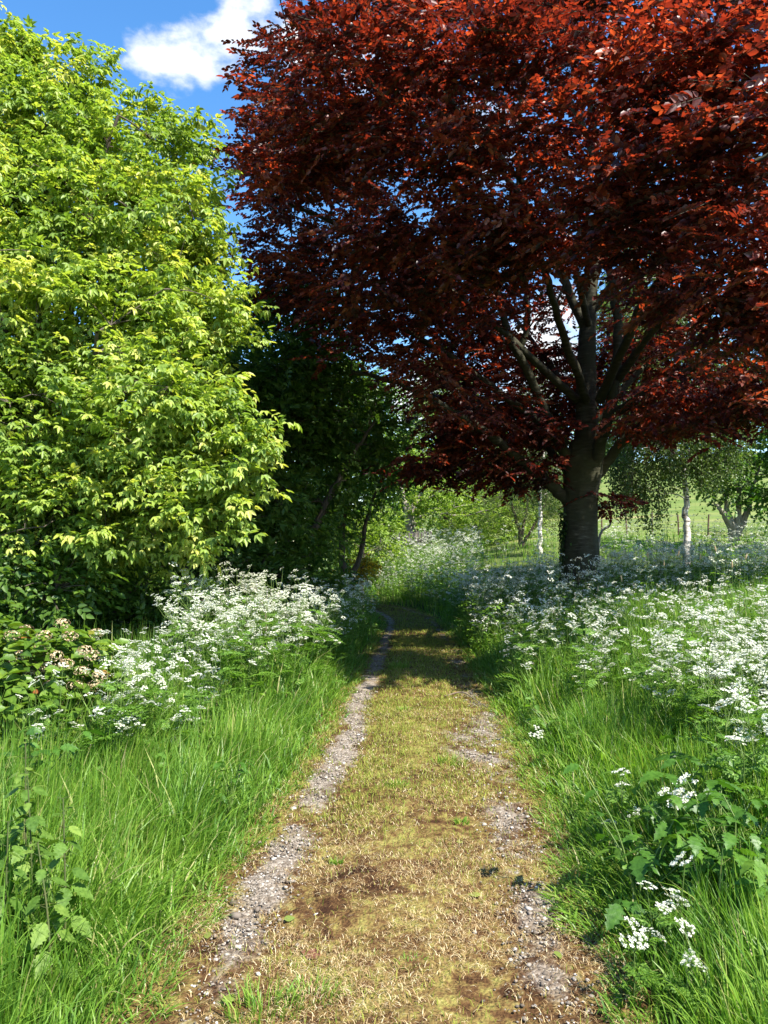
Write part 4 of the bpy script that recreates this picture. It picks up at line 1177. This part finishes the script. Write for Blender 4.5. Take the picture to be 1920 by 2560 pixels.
def path_cover():
    dry, grn, peb = MB(), MB(), MB()

    def on(dens, fn):
        def f(x, y):
            l = np.abs(x - pathx(y)) / halfw(y)
            return dens * (l < 1.12) * fn(x, y)
        return f
    turf = lambda x, y: np.clip(1.05 - 1.5 * gravel_amt(x, y), 0.05, 1)
    # dry clippings and thatch
    for (y0, y1, dens, wm) in ((2.2, 4.2, 12000, 1), (4.2, 7.5, 3200, 1.4), (7.5, 12, 700, 2)):
        x, y = scatter(-1.4, 1.6, y0, y1, dens, on(dens, lambda a, b: turf(a, b) * np.clip(.5 + .9 * vnoise(a, b, .22, 12) + .3 * vnoise(a, b, .6, 2), .05, 1)))
        n = len(x)
        z = height(x, y) + .018 + .02 * (np.abs((x - pathx(y)) / halfw(y)) < .45)
        dry.blades(np.stack([x, y, z], 1), rng.uniform(0, 6.28, n), rng.uniform(.010, .034, n) * wm ** .5, rng.uniform(.0014, .0032, n) * wm, rng.uniform(.9, 2.0, n), np.clip(rng.normal(.55, .3, n), 0, 1), 2)
    # short living blades, thicker towards the shade
    for (y0, y1, dens, wm) in ((2.2, 4.5, 3600, 1), (4.5, 8, 4200, 1.3), (8, 14, 1700, 1.8), (14, 26, 500, 3)):
        x, y = scatter(-1.6, 1.8, y0, y1, dens, on(dens, lambda a, b: turf(a, b) * np.clip(.20 + .60 * vnoise(a, b, .35, 15) + .9 * sstep((b - 3) / 3), .06, 1)))
        n = len(x)
        z = height(x, y) + .012 + .02 * (np.abs((x - pathx(y)) / halfw(y)) < .45)
        grn.blades(np.stack([x, y, z], 1), rng.uniform(0, 6.28, n), rng.uniform(.018, .05, n) * wm ** .4, rng.uniform(.002, .004, n) * wm, rng.uniform(.2, 1.3, n), np.clip(rng.normal(.5, .25, n), 0, 1), 2)
    # loose stones in the wheel tracks
    ico_v, ico_f = icosa()
    for (y0, y1, dens, sm) in ((2.2, 4.5, 6500, 1), (4.5, 8.5, 3000, 1.35)):
        x, y = scatter(-1.3, 1.5, y0, y1, dens, on(dens, lambda a, b: np.clip(gravel_amt(a, b) * 1.1 - .12, 0.01, .75)))
        n = len(x)
        s = rng.gamma(2.0, .0013, n) * sm + .0022
        V = ico_v[None] * (1 + rng.normal(0, .16, (n, 12, 1)))
        sc = np.stack([rng.uniform(.8, 1.4, n), rng.uniform(.8, 1.3, n), rng.uniform(.45, .8, n)], 1)
        V = V * sc[:, None, :] * s[:, None, None]
        a = rng.uniform(0, 6.28, n); c, sn = np.cos(a)[:, None], np.sin(a)[:, None]
        V = np.stack([V[..., 0] * c - V[..., 1] * sn, V[..., 0] * sn + V[..., 1] * c, V[..., 2]], -1)
        V = V + np.stack([x, y, height(x, y) + .012 + s * .3], 1)[:, None, :]
        F = (ico_f[None] + (np.arange(n) * 12)[:, None, None]).reshape(-1, 3)
        peb.add(V.reshape(-1, 3), None, F, rnd=np.repeat(rng.random(n), 12))
    tag(dry.build('dry_grass_clippings', M['dry_grass']), 'straw-coloured dry grass clippings strewn over the track', 'dry grass', kind='stuff')
    tag(grn.build('short_track_grass', M['path_green']), 'short yellow-green grass growing along the middle of the track', 'grass', kind='stuff')
    tag(peb.build('gravel', M['gravel']), 'loose grey gravel in the two wheel tracks', 'gravel', kind='stuff')


def icosa():
    f = (1 + 5 ** .5) / 2
    v = np.array([(-1, f, 0), (1, f, 0), (-1, -f, 0), (1, -f, 0), (0, -1, f), (0, 1, f), (0, -1, -f), (0, 1, -f), (f, 0, -1), (f, 0, 1), (-f, 0, -1), (-f, 0, 1)], float)
    v /= np.linalg.norm(v[0])
    t = np.array([(0, 11, 5), (0, 5, 1), (0, 1, 7), (0, 7, 10), (0, 10, 11), (1, 5, 9), (5, 11, 4), (11, 10, 2), (10, 7, 6), (7, 1, 8), (3, 9, 4), (3, 4, 2), (3, 2, 6), (3, 6, 8), (3, 8, 9), (4, 9, 5), (2, 4, 11), (6, 2, 10), (8, 6, 7), (9, 8, 1)])
    return v, t


def verge_weeds():
    """low broad leaves and ferny rosettes mixed into the verge grass"""
    mb = MB()

    def f(x, y):
        d = np.abs(x - pathx(y)) - halfw(y)
        return (d > .12) * np.where(x < 0, 7, 9) * np.clip(.5 + .9 * vnoise(x, y, .6, 17), 0, 1) * (np.abs(x / y) < .6) * (.4 + .6 * (d > .4))
    x, y = scatter(-4, 5, 2.2, 9, 16, f)
    for k in range(len(x)):
        p = np.array([x[k], y[k], float(height(x[k], y[k]))]); hh = rng.uniform(.12, .42)
        if rng.random() < .5:
            for q in range(int(rng.integers(3, 6))):
                a = rng.uniform(0, 6.28)
                fern(mb, p + [0, 0, hh * rng.uniform(.5, 1)], [math.cos(a), math.sin(a), .3], rng.uniform(.12, .2))
        else:
            m = int(rng.integers(6, 14)); a = rng.uniform(0, 6.28, m)
            o = np.stack([np.cos(a), np.sin(a), rng.uniform(-.4, .5, m)], 1)
            P = p + o * rng.uniform(.01, .06, m)[:, None] + np.array([0, 0, 1.0]) * (hh * rng.uniform(.3, 1.1, m))[:, None]
            L_ = rng.uniform(.04, .08, m)
            mb.leaves(P, o, norm(rng.normal(0, .35, (m, 3)) + [0, 0, 1]), L_, L_ * .6, rng.random(m), droop=.35)
    tag(mb.build('verge_weeds', M['parsley_leaf']), 'low broad and ferny weed leaves mixed into the verge grass', 'weeds', kind='stuff')


verge_weeds()
verge_grass()
path_cover()


# ------------------------------------------------------------------ small plants and litter
def lobed_leaf(mb, p, d, n, ln, wd, lobes=4, depth=.3, rnd=.5, droop=.2):
    """toothed or lobed blade with a midrib fold, as a fan of quads"""
    d = norm(np.asarray(d, float)); s = norm(np.cross(d, n)); n = np.cross(s, d)
    K = lobes * 4
    mid = []; lf = []; rt = []
    for k in range(K + 1):
        t = k / K
        prof = math.sin(math.pi * min(1, t * .96 + .04) ** .75)
        tooth = 1 - depth * (k % 4) / 3 if k < K else 1
        w = wd * .5 * prof * tooth + .0008
        c = p + d * ln * t - n * ln * droop * t * t
        mid.append(c); fwd = d * ln * .05 * tooth
        e = n * (w * .22 - w * w / max(wd, 1e-3) * .5)
        lf.append(c - s * w + fwd + e); rt.append(c + s * w + fwd + e)
    V = np.array(mid + lf + rt); m = K + 1
    q = [[k, k + 1, m + k + 1, m + k] for k in range(K)] + [[k, 2 * m + k, 2 * m + k + 1, k + 1] for k in range(K)]
    mb.add(V, q, rnd=rnd)


def nettle(p, h, label, lean):
    root = thing('stinging_nettle', p, label, 'nettle')
    st, lv = MB(), MB()
    top = p + np.array([lean[0], lean[1], h])
    line = smooth_line([p - [0, 0, .03], p + np.array([lean[0] * .3, lean[1] * .3, h * .5]), top], 6)
    st.tube(line, np.linspace(.005, .0025, len(line)), 6)
    nn = int(h / .042)
    for k in range(nn):
        t = .15 + .85 * k / (nn - 1); c = line[int(t * (len(line) - 1))]
        a = (k % 2) * 1.57 + rng.normal(0, .25)
        L = .066 * (1.15 - .75 * t ** 3) * rng.uniform(.85, 1.2)
        for sg in (0, math.pi):
            o = np.array([math.cos(a + sg), math.sin(a + sg), 0])
            pe = c + o * .025 + [0, 0, .008]
            mb_ribbon(st, c[None], pe[None], .0015)
            lobed_leaf(lv, pe, o + [0, 0, -.25 - .5 * (1 - t) + .5 * (t > .9)], norm(np.array([0, 0, 1.0]) + rng.normal(0, .2, 3)), L * 1.25, L * .92, 6, .28, np.clip(rng.normal(.5 + .3 * (t > .85), .2), 0, 1), .25)
    st.build('stem', M['nettle_stem'], root, p); lv.build('foliage', M['nettle_leaf'], root, p)


def small_plants():
    for u, v, Y, lab in [(28, 768, 3.25, 'tall dark-stemmed nettle at the left edge of the foreground grass'),
                         (70, 828, 2.95, 'nettle with a downy top, rightmost of those in the left foreground'),
                         (8, 850, 2.95, 'nettle cut by the left picture edge, below the tall one'),
                         (50, 880, 2.8, 'short nettle in front of the downy one, low in the left foreground'),
                         (45, 800, 3.15, 'slender nettle between the tall one and the downy one')]:
        p = at(u, v, Y); g = float(height(p[0], p[1]))
        nettle(np.array([p[0] + rng.normal(0, .02), p[1], g]), max(.3, p[2] - g + .11), lab, rng.normal(0, .05, 2))

    # hogweed: broad lobed leaves on arching stalks
    for (u, v, Y, n, lab) in [(735, 885, 3.25, 9, 'hogweed with broad lobed leaves at the right picture edge'), (685, 875, 3.4, 8, 'hogweed clump of broad leaves nearer the path, right foreground'),
                              (755, 800, 3.9, 8, 'hogweed behind the front one at the right edge, under white flowers'), (665, 820, 3.9, 6, 'smaller hogweed amid grass below the white drift on the right'),
                              (760, 850, 3.4, 9, 'hogweed filling the right edge between the front and back clumps'), (700, 790, 4.0, 8, 'hogweed at the back of the right foreground leaves, under the parsley drift'),
                              (640, 860, 3.3, 6, 'low hogweed leaves beside the narrow white heads, nearest the path on the right'),
                              (720, 830, 3.55, 8, 'dense hogweed in the middle of the right foreground leaves'),
                              (230, 800, 4.6, 4, 'pale young hogweed leaf cluster in the grass left of the path'), (30, 770, 4.3, 7, 'leafy hogweed below the hydrangea at the left edge')]:
        p = ground_pt(u, min(v + 60, 990)); p = np.array([at(u, v, Y)[0], Y, 0]); p = gz(p)
        root = thing('hogweed', p, lab, 'weed')
        st, lv = MB(), MB()
        sc = .7 if n < 5 else 1.0
        for k in range(n * 2):
            a = 2.4 * k + rng.normal(0, .4); hh = (rng.uniform(.16, .60) * sc + .04) * (.7 + .3 * (k < n)); rr = rng.uniform(.06, .30) * sc
            o = np.array([math.cos(a), math.sin(a), 0])
            e = p + o * rr + [0, 0, hh]
            ln = smooth_line([p, p + o * rr * .35 + [0, 0, hh * .6], e], 5)
            st.tube(ln, np.linspace(.005, .0025, len(ln)), 5)
            d = norm(o + [0, 0, rng.uniform(-.3, .3)]); s = np.cross(d, [0, 0, 1.0])
            r0 = np.clip(rng.normal(.45, .25), 0, 1)
            up = norm(np.array([0, 0, 1.0]) + rng.normal(0, .35, 3))
            z = rng.uniform(.6, 1.05) * sc
            lobed_leaf(lv, e + d * .03, d, up, .115 * z, .085 * z, 5, .42, r0, .45)
            for sg in (1, -1):
                lobed_leaf(lv, e, norm(d * .45 + s * sg + [0, 0, rng.normal(0, .2)]), norm(up + rng.normal(0, .25, 3)), .09 * z, .062 * z, 4, .42, np.clip(r0 + rng.normal(0, .12), 0, 1), .45)
                lobed_leaf(lv, ln[-3], norm(d * .3 + s * sg + [0, 0, rng.normal(0, .2)]), norm(up + rng.normal(0, .25, 3)), .08 * z, .055 * z, 4, .42, np.clip(r0 + rng.normal(0, .12), 0, 1), .45)
        st.build('stem', M['parsley_stem'], root, p); lv.build('foliage', M['hog_leaf'], root, p)

    # hydrangea with last year's dried heads
    b = gz((-2.75, 5.9, 0))
    root = thing('hydrangea', b, 'hydrangea bush with broad green leaves and pale brown dried flower heads, left edge', 'shrub')
    st, lv, fh = MB(), MB(), MB()
    blobs = ib((20, 690, 5.6, .52), (70, 680, 5.8, .42), (-40, 680, 5.7, .6), (105, 705, 5.7, .28), (10, 730, 5.3, .42), (60, 730, 5.4, .35), (130, 715, 5.9, .2))
    pts = blob_points(blobs, 620, .12); pts = pts[pts[:, 2] > .15]
    ctr = np.array([-2.8, 6.0, .5])
    for t in pts[:150]:
        mid = (b + [rng.normal(0, .2), rng.normal(0, .2), 0]) * .5 + t * .5
        st.tube([b + [rng.normal(0, .15), rng.normal(0, .15), 0], mid, t], [.007, .005, .003], 4)
    n = len(pts)
    for k in range(4):
        d = norm(pts - ctr + rng.normal(0, .35, (n, 3))); a = rng.uniform(0, 6.28, n)
        o = norm(d * .4 + np.stack([np.cos(a), np.sin(a), 0 * a], 1))
        lv.leaves(pts + rng.normal(0, .04, (n, 3)), o, norm(d * .7 + [0, 0, .9] + rng.normal(0, .25, (n, 3))), rng.uniform(.08, .135, n), rng.uniform(.055, .085, n), np.clip(rng.normal(.5, .22, n), 0, 1), droop=.25)
    hd = blob_points(blobs, 40, .03); hd = hd[(hd[:, 2] > .75)]
    hd = np.vstack([hd, [at(u, v, 5.4) for u, v in ((62, 628), (70, 640), (40, 650), (55, 660), (85, 655), (30, 680), (50, 690), (75, 690), (20, 660), (95, 690), (60, 710), (35, 715), (12, 640), (82, 676), (92, 660), (44, 640), (66, 668), (24, 700), (48, 672), (100, 680))]])
    for p in hd:
        m = 60; q = norm(rng.normal(0, 1, (m, 3)) + [0, 0, .4])
        c = p + q * np.array([.055, .055, .035]) + [0, 0, .03]
        t1 = norm(np.cross(q, rng.normal(0, 1, (m, 3))))
        fh.leaves(c, t1, q, rng.uniform(.012, .022, m), .013, rng.random(m))
    st.build('stems', M['twig'], root, b); lv.build('foliage', M['hydra_leaf'], root, b); fh.build('flower_heads', M['hydra_dead'], root, b)

    # bare stalk above the left drift
    a = gz(at(264, 640, 8.3)); mb = MB()
    ln = smooth_line([a, at(266, 620, 8.3), at(260, 600, 8.3), at(255, 586, 8.3)], 5)
    mb.tube(ln, np.linspace(.006, .0025, len(ln)), 5)
    for k in range(4, len(ln), 2):
        for sg in (1, -1): mb_ribbon(mb, ln[k][None], (ln[k] + [sg * rng.uniform(.03, .10), 0, rng.uniform(.02, .07)])[None], .002)
    tag(mb.build('bare_stalk', M['twig'], None, a), 'bare grey twiggy stalk sticking up from the left parsley drift', 'twig')

    # foxtail grasses standing above the right drift
    for k, (u, v, Y) in enumerate([(648, 558, 9.0), (664, 566, 9.2), (678, 556, 9.0), (700, 560, 8.8), (716, 552, 8.9), (732, 568, 8.6), (622, 582, 8.8), (598, 592, 8.7), (745, 560, 9.0), (575, 600, 8.6)]):
        q = at(u, v, Y); p = gz(q); mb = MB(); hd = MB()
        root = thing('foxtail_grass', p, 'thin grass stem with a narrow brown seed head standing above the right parsley drift', 'grass stem', 'seeding grasses above the right drift')
        ln = smooth_line([p, (p + q) / 2 + [rng.normal(0, .03), 0, 0], q], 5)
        mb.tube(ln, np.linspace(.0035, .002, len(ln)), 4); mb.build('stem', M['parsley_stem'], root, p)
        hd.tube(np.linspace(q, q + [rng.normal(0, .015), 0, .075], 5), [.003, .008, .009, .007, .002], 6); hd.build('seed_head', M['hydra_dead'], root, p)

    # grass tufts on the track
    src = [(405, 712, 'weedy green tuft on the track centre nearest the shade', .085), (397, 787, 'broad dark green tuft on the middle of the track', .07), (449, 764, 'green grass tuft right of the track middle', .09), (338, 862, 'small bright tuft beside the left gravel strip', .045),
           (412, 968, 'green tuft on the track in the near foreground', .06), (262, 1012, 'largest tuft at the bottom edge of the picture, left of centre', .11), (461, 822, 'small tuft beside the right gravel strip', .045), (311, 1000, 'thin upright tuft near the bottom edge', .08), (404, 901, 'tiny tuft beside a dark red fallen leaf', .04), (400, 668, 'leafy tuft at the edge of the beech shadow on the left track', .14)]
    for u, v, lab, h in src:
        p = ground_pt(u, v, 0.02); n = 120 if h > .05 else 60
        mb = MB(); r = h * rng.uniform(.5, .9) * np.sqrt(rng.random(n)); a = rng.uniform(0, 6.28, n)
        mb.blades(np.stack([p[0] + np.cos(a) * r * 1.5, p[1] + np.sin(a) * r, np.full(n, p[2] + .01)], 1), a + rng.normal(0, .5, n), rng.uniform(.5, 1.1, n) * h, rng.uniform(.003, .006, n) * (1 + p[1] * .06), rng.uniform(.2, .9, n), np.clip(rng.normal(.6, .18, n), 0, .9), 3)
        tag(mb.build('grass_tuft', M['grass'], None, p), lab, 'grass tuft')

    # fallen leaves on the track
    fl = [(321, 955, .3, 'reddish brown fallen leaf on the left of the near track', .085, .05), (225, 1002, .75, 'round green fallen leaf by the left gravel near the bottom', .06, .05), (481, 894, .9, 'yellow-green fallen leaf right of the track middle', .06, .035), (390, 897, 0, 'dark red fallen petal in the middle of the track', .03, .022),
          (391, 1007, 0, 'small dark red fallen leaf at the bottom of the track', .032, .025), (556, 950, .7, 'green fallen leaf on the right gravel strip', .05, .03), (208, 937, .8, 'pale green leaf lying at the left verge edge', .06, .03), (284, 918, .65, 'flat green leaf beside the left gravel', .045, .035), (371, 950, .85, 'small green leaf lying left of the near tuft', .03, .018), (463, 842, .95, 'yellow leaf fragment on the right half of the track', .045, .02)]
    for u, v, r0, lab, L, W in fl:
        p = ground_pt(u, v, .03); p[2] += .026; mb = MB(); a = rng.uniform(0, 6.28)
        lobed_leaf(mb, p, [math.cos(a), math.sin(a), .1], np.array([rng.normal(0, .2), -.2, 1.0]), L, W, 5, .08, r0, .15)
        tag(mb.build('fallen_leaf', M['fall_leaf'], None, p), lab, 'leaf')
    # one larger pebble, one fallen twig
    p = ground_pt(236, 916, .02); iv, if_ = icosa(); mb = MB(); mb.add(iv * (1 + rng.normal(0, .08, (12, 1))) * [.028, .02, .015] + p + [0, 0, .022], None, if_, rnd=.35)
    o = mb.build('pebble', M['gravel'], None, p, smooth=True); tag(o, 'single larger grey pebble at the left edge of the track', 'stone')
    p = ground_pt(462, 697, .0); mb = MB(); ln = smooth_line([ground_pt(445, 700) + [0, 0, .04], ground_pt(462, 697) + [0, 0, .05], ground_pt(478, 706) + [0, 0, .045], ground_pt(488, 712) + [0, 0, .04]], 5)
    mb.tube(ln, np.linspace(.008, .004, len(ln)), 5); mb_ribbon(mb, ln[6][None], (ln[6] + [.12, .18, .02])[None], .004)
    tag(mb.build('fallen_twig', M['twig'], None, p), 'thin crooked twig lying across the right of the track', 'twig')


small_plants()
